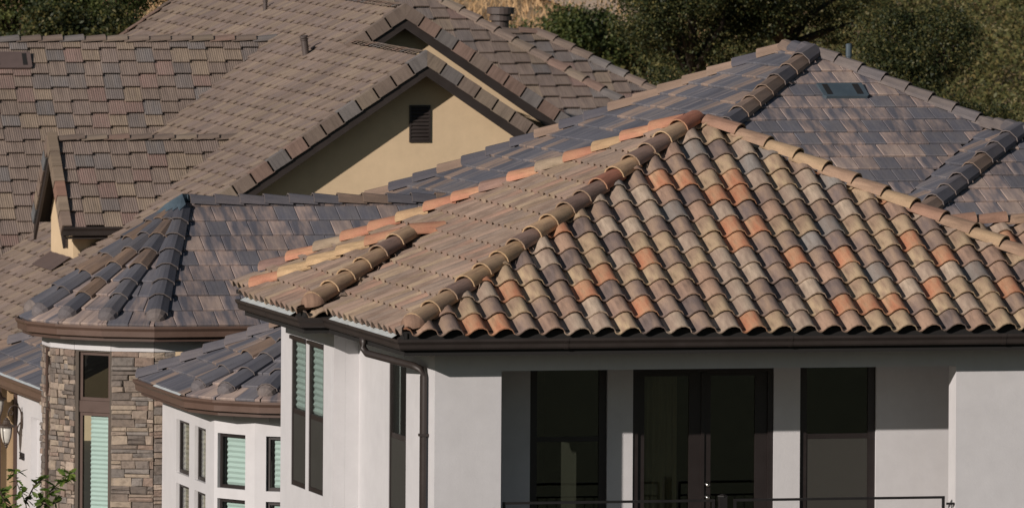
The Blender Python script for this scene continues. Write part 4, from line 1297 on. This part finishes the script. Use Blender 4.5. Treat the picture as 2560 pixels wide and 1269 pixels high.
def gable(peak, wl_, wr_, roof, nm, wall_y, vent=False, seed=5):
    """barge boards, rake tiles, soffit strips and the wall of a front gable"""
    dn = V3((0, -1, 0))
    lo_l = peak + V3((-wl_, 0, -wl_ * pb)); lo_r = peak + V3((wr_, 0, -wr_ * pb))
    rake_tiles(roof, lo_l, peak, dn, 'cap_shake', 'shake_tile', seed=seed)
    rake_tiles(roof, lo_r, peak, dn, 'cap_shake', 'shake_tile', seed=seed + 1)
    for lo, sg in ((lo_l, 1), (lo_r, -1)):
        t0, t1, yo = -.13, -.335, .012
        a_, b_ = peak, lo
        v = [p + V3((0, yo_, t)) for p in (a_, b_) for yo_ in (yo, yo + .045) for t in (t0, t1)]
        part('barge_board', v, [(0, 1, 5, 4), (2, 6, 7, 3), (0, 4, 6, 2), (1, 3, 7, 5), (0, 2, 3, 1), (4, 5, 7, 6)], 'dark_trim', rb_)
        v = [p + V3((0, y_, t)) for p in (a_, b_) for y_ in (yo + .047, wall_y - peak.y + .05) for t in (-.10, -.16)]
        part('rake_soffit', v, [(0, 1, 5, 4), (2, 6, 7, 3), (0, 4, 6, 2), (1, 3, 7, 5), (0, 2, 3, 1), (4, 5, 7, 6)], 'closure', rb_)
    z_lo = -5.2
    P = [peak + V3((0, 0, -.15)), lo_l + V3((.45, 0, -.15 + .45 * pb)), V3((lo_l.x + .45, 0, z_lo)), V3((lo_r.x - .45, 0, z_lo)), lo_r + V3((-.45, 0, -.15 + .45 * pb))]
    v = [V3((p.x, wall_y + t, p.z)) for t in (0, .12) for p in P]
    part('gable_wall', v, [(0, 1, 2, 3, 4), (9, 8, 7, 6, 5)] + [(i, 5 + i, 5 + (i + 1) % 5, (i + 1) % 5) for i in range(5)], 'tan', rb_)
gable(g3 + V3((0, 0, .0)), 6.9, 6.0, roofB, 'front', g3.y + .5, seed=105)
gable(g2, (g2.z - g3.z) / pb + .12, 7.0, roofB, 'rear', g2.y + .45, seed=108)
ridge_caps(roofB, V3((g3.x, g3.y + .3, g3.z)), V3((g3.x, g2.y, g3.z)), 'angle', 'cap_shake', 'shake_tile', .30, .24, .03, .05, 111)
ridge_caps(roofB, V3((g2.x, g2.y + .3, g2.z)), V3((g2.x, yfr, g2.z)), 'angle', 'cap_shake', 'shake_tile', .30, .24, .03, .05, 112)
rake_tiles(roofB, LP(XE, yfr), LP(g2.x, yfr), (0, 1, 0), 'cap_shake', 'shake_tile', seed=113)
# gable louver
vy = g3.y + .5
vx0, vx1, vz0, vz1 = 11.775, 12.14, -.20, .425
m = MB()
m.box((vx0, vy - .03, vz0), (vx0 + .03, vy + .02, vz1)); m.box((vx1 - .03, vy - .03, vz0), (vx1, vy + .02, vz1)); m.box((vx0 + .03, vy - .03, vz1 - .03), (vx1 - .03, vy + .02, vz1)); m.box((vx0 + .03, vy - .03, vz0), (vx1 - .03, vy + .02, vz0 + .03))
gv_ = m.part('gable_vent', 'dark_trim', rb_)
MB().box((vx0 + .03, vy - .004, vz0 + .03), (vx1 - .03, vy - .002, vz1 - .03)).part('vent_opening', 'closure', gv_)
for i in range(9):
    zz = vz0 + .035 + i * .0625
    v = [(x, y, z) for x in (vx0 + .031, vx1 - .031) for y, z in ((vy - .034, zz), (vy - .006, zz + .05), (vy - .006, zz + .058), (vy - .036, zz + .008))]
    part('louver', v, [(0, 4, 5, 1), (3, 2, 6, 7), (0, 3, 7, 4), (1, 5, 6, 2), (0, 1, 2, 3), (4, 7, 6, 5)], 'dark_trim', gv_)
# long left wing roof
xw0 = 3.6
P1 = [V3((xw0, yr1, zr1)), V3((xr1, yr1, zr1)), val1(zlow), V3((xw0, val1(zlow).y, zlow))]
roofG = deck('wing_roof', [P1, [V3((xw0, yr1, zr1)), V3((xr1, yr1, zr1)), val1b(zlow), V3((xw0, val1b(zlow).y, zlow))]], rb_)
tile_field(B, roofG, P1[3], (0, 1), p1, P1, 'shake_tile', 'shake', .323, .292, seed=121, u_off=.1, stagger=.045, th=.06)
ridge_caps(roofG, V3((xr1 + .1, yr1, zr1)), V3((xw0, yr1, zr1)), 'angle', 'cap_shake', 'shake_tile', .385, .22, .07, .05, 122)
flat_vent(rb_, (6.5, 61.69 - .20, .60), (0, 1), p1, .78, .36, 'vent_brown', [(.62, .70), (.12, .2)], .095)
# dormer wing
xl4 = 6.36
zl4 = zr4 - hw4 * p4
def v4(z, s): return LP(g3.x - (g3.z - z) / pb, yr4 + s * (zr4 - z) / p4)
F4 = [V3((xl4, yr4 - hw4, zl4)), v4(zl4, -1), V3((xr4, yr4, zr4)), V3((xl4, yr4, zr4))]
K4 = [V3((xl4, yr4 + hw4, zl4)), V3((xl4, yr4, zr4)), V3((xr4, yr4, zr4)), v4(zl4, 1)]
if F4[1].x < xl4 + .1: F4[1] = V3((xl4 + 3.0, yr4 - hw4, zl4))
F4[1] = V3((max(F4[1].x, xl4 + 3.0), yr4 - hw4, zl4)); K4[3] = V3((max(K4[3].x, xl4 + 3.0), yr4 + hw4, zl4))
roofH = deck('dormer_roof', [F4, K4], rb_)
tile_field(B, roofH, F4[0], (0, 1), p4, [F4[0] + V3((.1, 0, 0)), F4[1], F4[2], F4[3] + V3((.1, 0, 0))], 'shake_tile', 'shake', .32, .325, seed=131, u_off=.1, stagger=.045, th=.06)
ridge_caps(roofH, V3((xr4 + .15, yr4, zr4)), V3((xl4 + .25, yr4, zr4)), 'angle', 'cap_shake', 'shake_tile', .385, .22, .06, .05, 132)
rake_tiles(roofH, F4[0] + V3((.03, -.04, -.04)), V3((xl4 + .03, yr4, zr4)), (-1, 0, 0), 'cap_rake', 'shake_tile', seed=139, ex=.33, fl=.13, top=.10)
rake_tiles(roofH, K4[0] + V3((.03, 0, 0)), V3((xl4 + .03, yr4, zr4)), (-1, 0, 0), 'cap_rake', 'shake_tile', seed=134, ex=.33, fl=.13, top=.10)
for lo in (F4[0], K4[0]):
    pk = V3((xl4, yr4, zr4))
    v = [p + V3((xo, 0, t)) for p in (pk, lo) for xo in (.03, .075) for t in (-.12, -.36)]
    part('barge_board', v, [(0, 1, 5, 4), (2, 6, 7, 3), (0, 4, 6, 2), (1, 3, 7, 5), (0, 2, 3, 1), (4, 5, 7, 6)], 'dark_trim', rb_)
xw4 = 6.63
P = [V3((xw4, yr4, zr4 - .14)), V3((xw4, yr4 + 1.0, zr4 - .14 - 1.0 * p4)), V3((xw4, yr4 + 1.0, -3.0)), V3((xw4, yr4 - 1.0, -3.0)), V3((xw4, yr4 - 1.0, zr4 - .14 - 1.0 * p4))]
v = [p + V3((t, 0, 0)) for t in (0, .1) for p in P]
part('dormer_wall', v, [(0, 1, 2, 3, 4), (9, 8, 7, 6, 5)] + [(i, 5 + i, 5 + (i + 1) % 5, (i + 1) % 5) for i in range(5)], 'tan', rb_)
wall('dormer_wall', (xw4 + .102, yr4 - 1.0), (xw4 + 3.0, yr4 - 1.0), -3.2, zl4 - .02, [], 'tan', rb_, .1)
wall('dormer_wall', (xw4 + 3.0, yr4 + 1.0), (xw4 + .102, yr4 + 1.0), -3.2, zl4 - .02, [], 'tan', rb_, .1)
v, f = sweep([(xl4 + .02, yr4 - hw4, zl4), (xl4 + 3.2, yr4 - hw4, zl4)], GUTTER_TALL); part('gutter', v, f, 'dark_trim', rb_)
MB().box((xl4 + .1, yr4 - hw4 + .005, zl4 - .2), (xl4 + 3.2, yr4 - 1.0, zl4 - .17)).part('soffit', 'dark_trim', rb_)
dv = MB().box((xw4 - .02, yr4 - .55, zl4 - .40), (xw4 - .001, yr4 - .25, zl4 - .12)).part('dormer_vent', 'dark_trim', rb_)
for i in range(5):
    MB().box((xw4 - .03, yr4 - .53, zl4 - .385 + i * .052), (xw4 - .021, yr4 - .27, zl4 - .36 + i * .052)).part('louver', 'brown_trim', dv)
# apron flashing where the dormer meets the roof
o_, U_, V_, N_ = slope_frame(LP(xw4 - .30, yr4 + .7), (1, 0), pb)
MB().obox(o_, U_, V_, N_, (0, -.05, .085), (1.75, .34, .093)).part('apron_flashing', 'vent_brown', rb_)
# rear hip roofs to the right
p6, p7 = .62, .60
a6, b6 = V3((15.2, 72.8, 3.451)), V3((20.3, 65.9, -.827))
t6 = V3((15.9, 70.5, 2.025))
hipdir = (V3((19.459, 66.779, -.282)) - V3((16.504, 69.854, 1.625)))
hp0 = V3((16.504, 69.854, 1.625)) - hipdir * .35; hp1 = V3((19.459, 66.779, -.282)) + hipdir * .35
xv6 = lambda z: g2.x + (g2.z - z) / pb
zt6 = g2.z - .02; yt6 = hp1.y + (zt6 - hp1.z) / p6
P6 = [hp1, V3((hp1.x + (hp0.x - hp1.x) * (zt6 - hp1.z) / (hp0.z - hp1.z), yt6, zt6)), V3((g2.x + .05, yt6, zt6)), V3((min(xv6(hp1.z), hp1.x - 1.0), hp1.y, hp1.z))]
hp0 = P6[1]
Q6 = [hp1, hp1 + V3((0, 8, 0)), hp0 + V3((0, 3, 0)), hp0]
roofI = deck('rear_roof', [P6, Q6], rb_)
tile_field(B, roofI, P6[3], (0, 1), p6, P6, 'shake_tile', 'shake', .315, .374, seed=141, stagger=.05, th=.06)
ridge_caps(roofI, hp1, hp0, 'angle', 'cap_shake', 'shake_tile', .42, .27, .09, .05, 142)
h70 = V3((20.611, 78.305, .617)); h71 = V3((22.543, 76.454, -.494)); h71 = h71 + (h71 - h70) * .5
P7 = [h71, h70, V3((17.0, h70.y, h70.z)), V3((17.0, h71.y, h71.z))]
roofJ = deck('far_roof', [P7, [h71, h71 + V3((0, 6, 0)), h70 + V3((0, 2, 0)), h70]], rb_)
tile_field(B, roofJ, P7[3], (0, 1), p7, P7, 'shake_tile', 'shake', .315, .365, seed=143, stagger=.05, th=.06)
ridge_caps(roofJ, h71, h70, 'angle', 'cap_shake', 'shake_tile', .42, .27, .09, .05, 144)
ridge_caps(roofJ, P7[2], h70, 'angle', 'cap_shake', 'shake_tile', .40, .25, .07, .05, 145)
MB().lathe((20.35, 80.4, -.68), [(.17, 0), (.17, 1.47), (.23, 1.48), (.23, 1.56), (.21, 1.565), (.21, 1.60), (.275, 1.61), (.275, 1.735), (.24, 1.74)], 20).part('flue_pipe', 'pipe', rb_)
# vent pipes on the brown slope
def pipe(c, h, r_, lean=(0, 0)):
    c = V3(c)
    top = c + V3((lean[0], lean[1], h))
    pp_ = MB().tube([c - V3((0, 0, .15)), c + (top - c) * .8], r_, 14).part('vent_pipe', 'pipe', rb_, False)
    MB().tube([c + (top - c) * .8, c + (top - c) * .86], r_ * 1.22, 14).part('collar', 'pipe', pp_)
    MB().tube([c + (top - c) * .90, top], r_ * 1.22, 14).part('cowl', 'pipe', pp_)
    MB().tube([c + (top - c) * .86, c + (top - c) * .90], r_ * .9, 14).part('neck', 'pipe', pp_)
pipe(LP(11.53, 58.05), .36, .062, (-.07, 0))
pipe(LP(12.30, 65.17), .24, .04)
# body walls under the roofs
wall('wall', (5.4, 72), (5.4, 52), -5.4, LP(5.4, 0).z - .1, [], 'tan', rb_)
wall('wall', (9.5, 67.2), (19.2, 67.2), -5.4, -1.2, [], 'tan', rb_)
wall('wall', (17.5, 77.2), (22.5, 77.2), -5.4, -1.2, [], 'tan', rb_)

# ================================================================== place the tiles
bpy.context.view_layer.update()
dg = bpy.context.evaluated_depsgraph_get()
fx = 25000 / 2560
def in_view(p):
    v_ = p - CAM_POS; z_ = v_.dot(axis)
    px = .5 + fx * v_.dot(rt) / z_; py = (820 + 25000 * -v_.dot(up) / z_) / 1269 - 1640 / 1269
    py = (-820 - 25000 * v_.dot(up) / z_) / 1269
    return -.02 < px < 1.02 and -.03 < py < 1.03
for H_ in (A, T, B):
    for t in H_.tiles:
        vis = in_view(t['c'])
        dvec = (t['c'] - CAM_POS); dist = dvec.length; dvec /= dist
        if vis:
            hit, loc, *_ = SC.ray_cast(dg, CAM_POS, dvec, distance=dist - .45)
            vis = not hit
        t['vis'] = vis
        t['pri'] = (t['area'] * max(0.02, -dvec.dot(t['n'])) / dist ** 2) * (1 if vis else 1e-4)
    H_.tiles.sort(key=lambda t: -t['pri'])
    nobj = 0; V_all = []; F_all = []; P1_ = []; P2_ = []; UV = []; SMO = []; style0 = {}
    rest = {}
    for t in H_.tiles:
        me = tile_mesh(t['style'], t['w'], t['ln'], t['th'], t['pal'], t['ci'], t['var'])
        if t['planes']:
            me = half_plane_clip(me, t['planes'])
            if me is None: continue
        if nobj < 300 and t['vis']:
            o = bpy.data.objects.new('tile', me); o.matrix_basis = t['m']; COL.objects.link(o); o.parent = t['roof']; nobj += 1
        else:
            rest.setdefault((t['roof'].name, t['style']), [t['roof'], []])[1].append((me, t['m']))
    print('HOUSE', H_.root.name, 'tiles', len(H_.tiles), 'visible', sum(t['vis'] for t in H_.tiles), 'objects', nobj)
    for (rn, st), (roof, lst) in rest.items():
        bm = bmesh.new()
        V_l = []; F_l = []; off = 0; pa = []; pb_l = []; uvl = []; sm = []
        for me, mx in lst:
            n = len(me.vertices)
            co = np.empty(n * 3, dtype=np.float32); me.vertices.foreach_get('co', co); co = co.reshape(-1, 3)
            mm = np.array(mx); V_l.append(co @ mm[:3, :3].T + mm[:3, 3])
            for p in me.polygons:
                F_l.append(tuple(i + off for i in p.vertices)); sm.append(p.use_smooth)
            c_ = np.empty(n * 4, dtype=np.float32); me.color_attributes['pigment'].data.foreach_get('color', c_); pa.append(c_)
            c_ = np.empty(n * 4, dtype=np.float32); me.color_attributes['pigment_two'].data.foreach_get('color', c_); pb_l.append(c_)
            u_ = np.empty(len(me.loops) * 2, dtype=np.float32); me.uv_layers['UVMap'].data.foreach_get('uv', u_); uvl.append(u_)
            off += n
        bm.free()
        mj = bpy.data.meshes.new('tile_field'); mj.from_pydata(np.concatenate(V_l).tolist(), [], F_l); mj.materials.append(M[st])
        mj.polygons.foreach_set('use_smooth', sm)
        a = mj.color_attributes.new('pigment', 'FLOAT_COLOR', 'POINT'); a.data.foreach_set('color', np.concatenate(pa))
        a = mj.color_attributes.new('pigment_two', 'FLOAT_COLOR', 'POINT'); a.data.foreach_set('color', np.concatenate(pb_l))
        u = mj.uv_layers.new(name='UVMap'); u.data.foreach_set('uv', np.concatenate(uvl))
        o = bpy.data.objects.new('tile_field', mj); COL.objects.link(o); o.parent = roof; o['kind'] = 'stuff'
print('stones', nst)

# ================================================================== TREES AND BRUSH
def leaf_cloud(blobs, n, leaf, seed, spread=.15, per=60):
    """many leaf sized faces gathered in clumps over the shells of overlapping blobs"""
    g = np.random.default_rng(seed)
    wts = np.array([b[1][0] * b[1][1] + b[1][1] * b[1][2] + b[1][0] * b[1][2] for b in blobs]); wts = wts / wts.sum()
    nc = max(6, n // per)
    bi = g.choice(len(blobs), nc, p=wts)
    dirs = g.normal(size=(nc, 3)); dirs /= np.linalg.norm(dirs, axis=1)[:, None]
    rad = 1 - .5 * g.random(nc) ** 1.6 + g.normal(0, .07, nc)
    cen = np.array([b[0] for b in blobs])[bi] + dirs * rad[:, None] * np.array([b[1] for b in blobs])[bi]
    size = np.exp(g.normal(0, .35, nc))
    ci = np.repeat(np.arange(nc), per)
    m = len(ci)
    pos = cen[ci] + g.normal(size=(m, 3)) * (spread * size[ci])[:, None] * np.array([1, 1, .7])
    nrm = dirs[ci] * .6 + g.normal(size=(m, 3)) * .8 + np.array([0, 0, .5]); nrm /= np.linalg.norm(nrm, axis=1)[:, None]
    t = np.cross(nrm, g.normal(size=(m, 3))); t /= np.linalg.norm(t, axis=1)[:, None]
    b = np.cross(nrm, t)
    s = leaf * g.uniform(.6, 1.35, m)
    L = t * s[:, None]; W = b * (s * .5)[:, None]; N_ = nrm * (s * .12)[:, None]
    v = np.stack([pos - L * .5, pos + W * .5 + N_, pos + L * .5, pos - W * .5 + N_], 1).reshape(-1, 3)
    f = np.arange(m * 4).reshape(-1, 4)
    return v, f

def cloud_mesh(name, v, f, mat, parent):
    me = bpy.data.meshes.new(name)
    me.vertices.add(len(v)); me.vertices.foreach_set('co', v.astype(np.float32).ravel())
    me.loops.add(len(f) * 4); me.loops.foreach_set('vertex_index', f.astype(np.int32).ravel())
    me.polygons.add(len(f)); me.polygons.foreach_set('loop_start', np.arange(0, len(f) * 4, 4, dtype=np.int32))
    me.update(calc_edges=True)
    me.materials.append(M[mat])
    return link(bpy.data.objects.new(name, me), parent)

def tree(label, c, rad, n, leaf, mat, seed, name='oak_tree', cat='tree', group='oaks behind the houses'):
    c = V3(c); gz = gnd(c.x, c.y) + .0
    root = thing(name, label, cat, (c.x, c.y, gz), group)
    rr = random.Random(seed)
    blobs = [((c.x, c.y, c.z), (rad[0] * .55, rad[1] * .55, rad[2] * .6))]
    for k in range(13):
        a = k * 2.4 + rr.random(); e = rr.uniform(-.5, 1.0)
        q = c + V3((math.cos(a) * math.cos(e) * rad[0] * .70, math.sin(a) * math.cos(e) * rad[1] * .70, math.sin(e) * rad[2] * .72))
        s_ = rr.uniform(.26, .42)
        blobs.append(((q.x, q.y, q.z), (rad[0] * s_, rad[1] * s_, rad[2] * s_ * .9)))
    v, f = leaf_cloud(blobs, n, leaf, seed)
    cloud_mesh('crown', v, f, mat, root)
    m = MB()
    tr = max(.05, rad[0] * .07)
    fork = V3((c.x, c.y, c.z - rad[2] * .55))
    m.tube([(c.x, c.y, gz - .2), (c.x + .1, c.y, (gz + fork.z) / 2), fork], [tr * 1.5, tr * 1.1, tr], 8)
    for b in blobs[1:]:
        q = V3(b[0]); mid = (fork + q) / 2 + V3((rr.uniform(-.2, .2), rr.uniform(-.2, .2), .1))
        m.tube([fork, mid, q], [tr * .7, tr * .4, tr * .15], 6)
    m.part('trunk', 'bark', root, True)
    return root

tree('large dark green oak rising behind the left end of the grey hip roof ridge', (28.1, 95, .2), (1.9, 1.8, 2.0), 42000, .07, 'oak_leaf', 201)
tree('tallest dark oak directly behind the peak of the grey hip roof', (30.4, 96, .9), (2.4, 2.2, 2.3), 48000, .07, 'oak_leaf', 202)
tree('oak right of the tallest one, above the blue roof vent', (32.0, 91, -.4), (1.4, 1.3, 1.4), 22000, .07, 'oak_leaf', 203)
tree('low dark oak between the brown hip roof and the grey hip roof', (25.4, 87, -1.4), (1.3, 1.2, 1.3), 20000, .07, 'oak_leaf', 204)
tree('lit bush touching the upper half of the grey roof right hip', (29.3, 81, -1.5), (1.0, .9, .95), 13000, .065, 'oak_leaf', 205, 'shrub', 'shrub', 'shrubs along the grey roof edge')
tree('dark bush behind the middle of the grey roof right hip', (30.5, 81.5, -1.7), (1.1, .9, .9), 13000, .065, 'oak_leaf', 206, 'shrub', 'shrub', 'shrubs along the grey roof edge')
tree('tan lit bush at the right edge above the grey wing roof', (31.6, 80, -1.9), (1.1, .9, .9), 14000, .065, 'brush_leaf', 207, 'shrub', 'shrub', 'shrubs along the grey roof edge')
tree('blurred green bush right of the wide flue pipe', (37.0, 141, -2.1), (1.35, 1.2, 1.2), 12000, .11, 'green_leaf', 208, 'shrub', 'shrub', 'shrubs on the dry slope')
tree('olive bush between the flue pipe bush and the large oak', (38.6, 142.5, -2.4), (1.2, 1.1, 1.1), 10000, .11, 'brush_leaf', 209, 'shrub', 'shrub', 'shrubs on the dry slope')
tree('small round bush beside the top of the flue pipe', (34.2, 136, -1.75), (.5, .5, .5), 3500, .10, 'green_leaf', 210, 'shrub', 'shrub', 'shrubs on the dry slope')
tree('green tree in the top left corner', (16.4, 113, -.3), (1.8, 1.4, 1.7), 30000, .08, 'green_leaf', 211, group='green trees at upper left')
tree('green tree between the corner tree and the brown gable roof edge', (18.8, 113.5, -.5), (1.75, 1.4, 1.6), 30000, .08, 'green_leaf', 212, group='green trees at upper left')
tree('dark green tree top behind the middle of the left ridge', (17.6, 110.5, -.9), (1.5, 1.2, 1.3), 16000, .10, 'oak_leaf', 213, group='green trees at upper left')
# chaparral covering the slope at the upper right
g_ = random.Random(5)
bl = []
for k in range(1300):
    y = g_.uniform(100, 300); x = -25.9 + (y + 113.08) * g_.uniform(.2575, .305)
    if g_.random() < .5 or y < 200:
        s_ = g_.uniform(.8, 1.7) * (1 + (y - 100) / 400)
        bl.append(((x, y, gnd(x, y) + s_ * .25), (s_, s_, s_ * .75)))
v, f = leaf_cloud(bl, 400000, .15, 77, .26, 60)
tag(cloud_mesh('chaparral', v, f, 'brush_leaf', None), None, None, kind='stuff')
# dry grass tufts on the open slope
g2_ = np.random.default_rng(9)
n = 26000
yy = g2_.uniform(118, 215, n); xx = -25.9 + (yy + 113.08) * g2_.uniform(.18, .262, n)
zz = np.array([gnd(a, b) for a, b in zip(xx, yy)])
hgt = g2_.uniform(.12, .38, n); an = g2_.uniform(0, 6.28, n); lx = g2_.normal(0, .12, n); ly = g2_.normal(0, .12, n); wd = .035
v = np.stack([np.stack([xx - np.cos(an) * wd, yy - np.sin(an) * wd, zz - .03], 1), np.stack([xx + np.cos(an) * wd, yy + np.sin(an) * wd, zz - .03], 1),
              np.stack([xx + lx + np.cos(an) * wd * .2, yy + ly, zz + hgt], 1), np.stack([xx + lx - np.cos(an) * wd * .2, yy + ly, zz + hgt * .98], 1)], 1).reshape(-1, 3)
tag(cloud_mesh('dry_grass', v, np.arange(n * 4).reshape(-1, 4), 'ground', None), None, None, kind='stuff')

# ================================================================== SAPLING at the lower left corner
c0 = V3((-3.903, 2.994, -1.977))
sap = thing('oak_sapling', 'young leafy tree with lobed green leaves at the lower left corner', 'tree', (c0.x, c0.y, gnd(c0.x, c0.y)))
def lobed(seed):
    rr = random.Random(seed)
    half = [(0, 0), (.03, .10), (.02, .2), (.14, .30), (.17, .38), (.07, .42), (.20, .56), (.23, .66), (.09, .64), (.15, .82), (.13, .90), (.05, .84), (0, 1.0)]
    v = []; f = []
    for sgn in (1, -1):
        for x, y in half:
            v.append((sgn * x * rr.uniform(.9, 1.1), y, .10 * abs(x) - .16 * y * y))
    n = len(half)
    for k in range(1, n - 1):
        f.append((0, k, k + 1)); f.append((n, n + k + 1, n + k))
    return mesh('leaf', v, f, 'sapling_leaf')
leafs = [lobed(k) for k in range(4)]
def P_(u, h, w=0): return c0 + rt0 * u + V3((0, 0, h)) + axis * w
stems = [[P_(.10, -4.0), P_(.08, -.5), P_(.02, -.12), P_(-.08, .10), P_(-.11, .27)],
         [P_(.08, -.5), P_(.20, -.12), P_(.34, .05), P_(.46, .15), P_(.54, .22)],
         [P_(.02, -.12), P_(.12, .08), P_(.22, .16)],
         [P_(.09, -.7), P_(-.10, -.30), P_(-.24, -.10), P_(-.28, .02)],
         [P_(.20, -.12), P_(.30, -.16), P_(.40, -.10)]]
for i, st in enumerate(stems):
    MB().tube(st, [.030 if (j == 0 and i == 0) else .010 - .0016 * j for j in range(len(st))], 6).part('branch', 'bark', sap, True)
lr = random.Random(12)
spots = []
for st, cnt in ((stems[0][2:], 16), (stems[1][1:], 38), (stems[2], 14), (stems[3], 34), (stems[4], 12), (stems[0][1:3], 10)):
    for k in range(cnt):
        t = (k + lr.random()) / cnt * (len(st) - 1); j = min(int(t), len(st) - 2); p = st[j].lerp(st[j + 1], t - j)
        spots.append(p)
for tip in (stems[0][-1], stems[1][-1], stems[3][-1], stems[2][-1]):
    spots += [tip] * 6
for p in spots:
    o = bpy.data.objects.new('leaf', leafs[lr.randrange(4)])
    s_ = lr.uniform(.10, .19)
    a = lr.uniform(0, 6.28); e = lr.uniform(-.7, .8)
    y = V3((math.cos(a) * math.cos(e), math.sin(a) * math.cos(e), math.sin(e)))
    n_ = V3((lr.gauss(0, .5), lr.gauss(-.3, .5), 1)); x = y.cross(n_).normalized(); z = x.cross(y)
    o.matrix_basis = Matrix.Translation(p) @ Matrix(((x.x, y.x, z.x, 0), (x.y, y.y, z.y, 0), (x.z, y.z, z.z, 0), (0, 0, 0, 1))) @ Matrix.Scale(s_, 4)
    COL.objects.link(o); o.parent = sap; o.matrix_parent_inverse = sap.matrix_world.inverted()
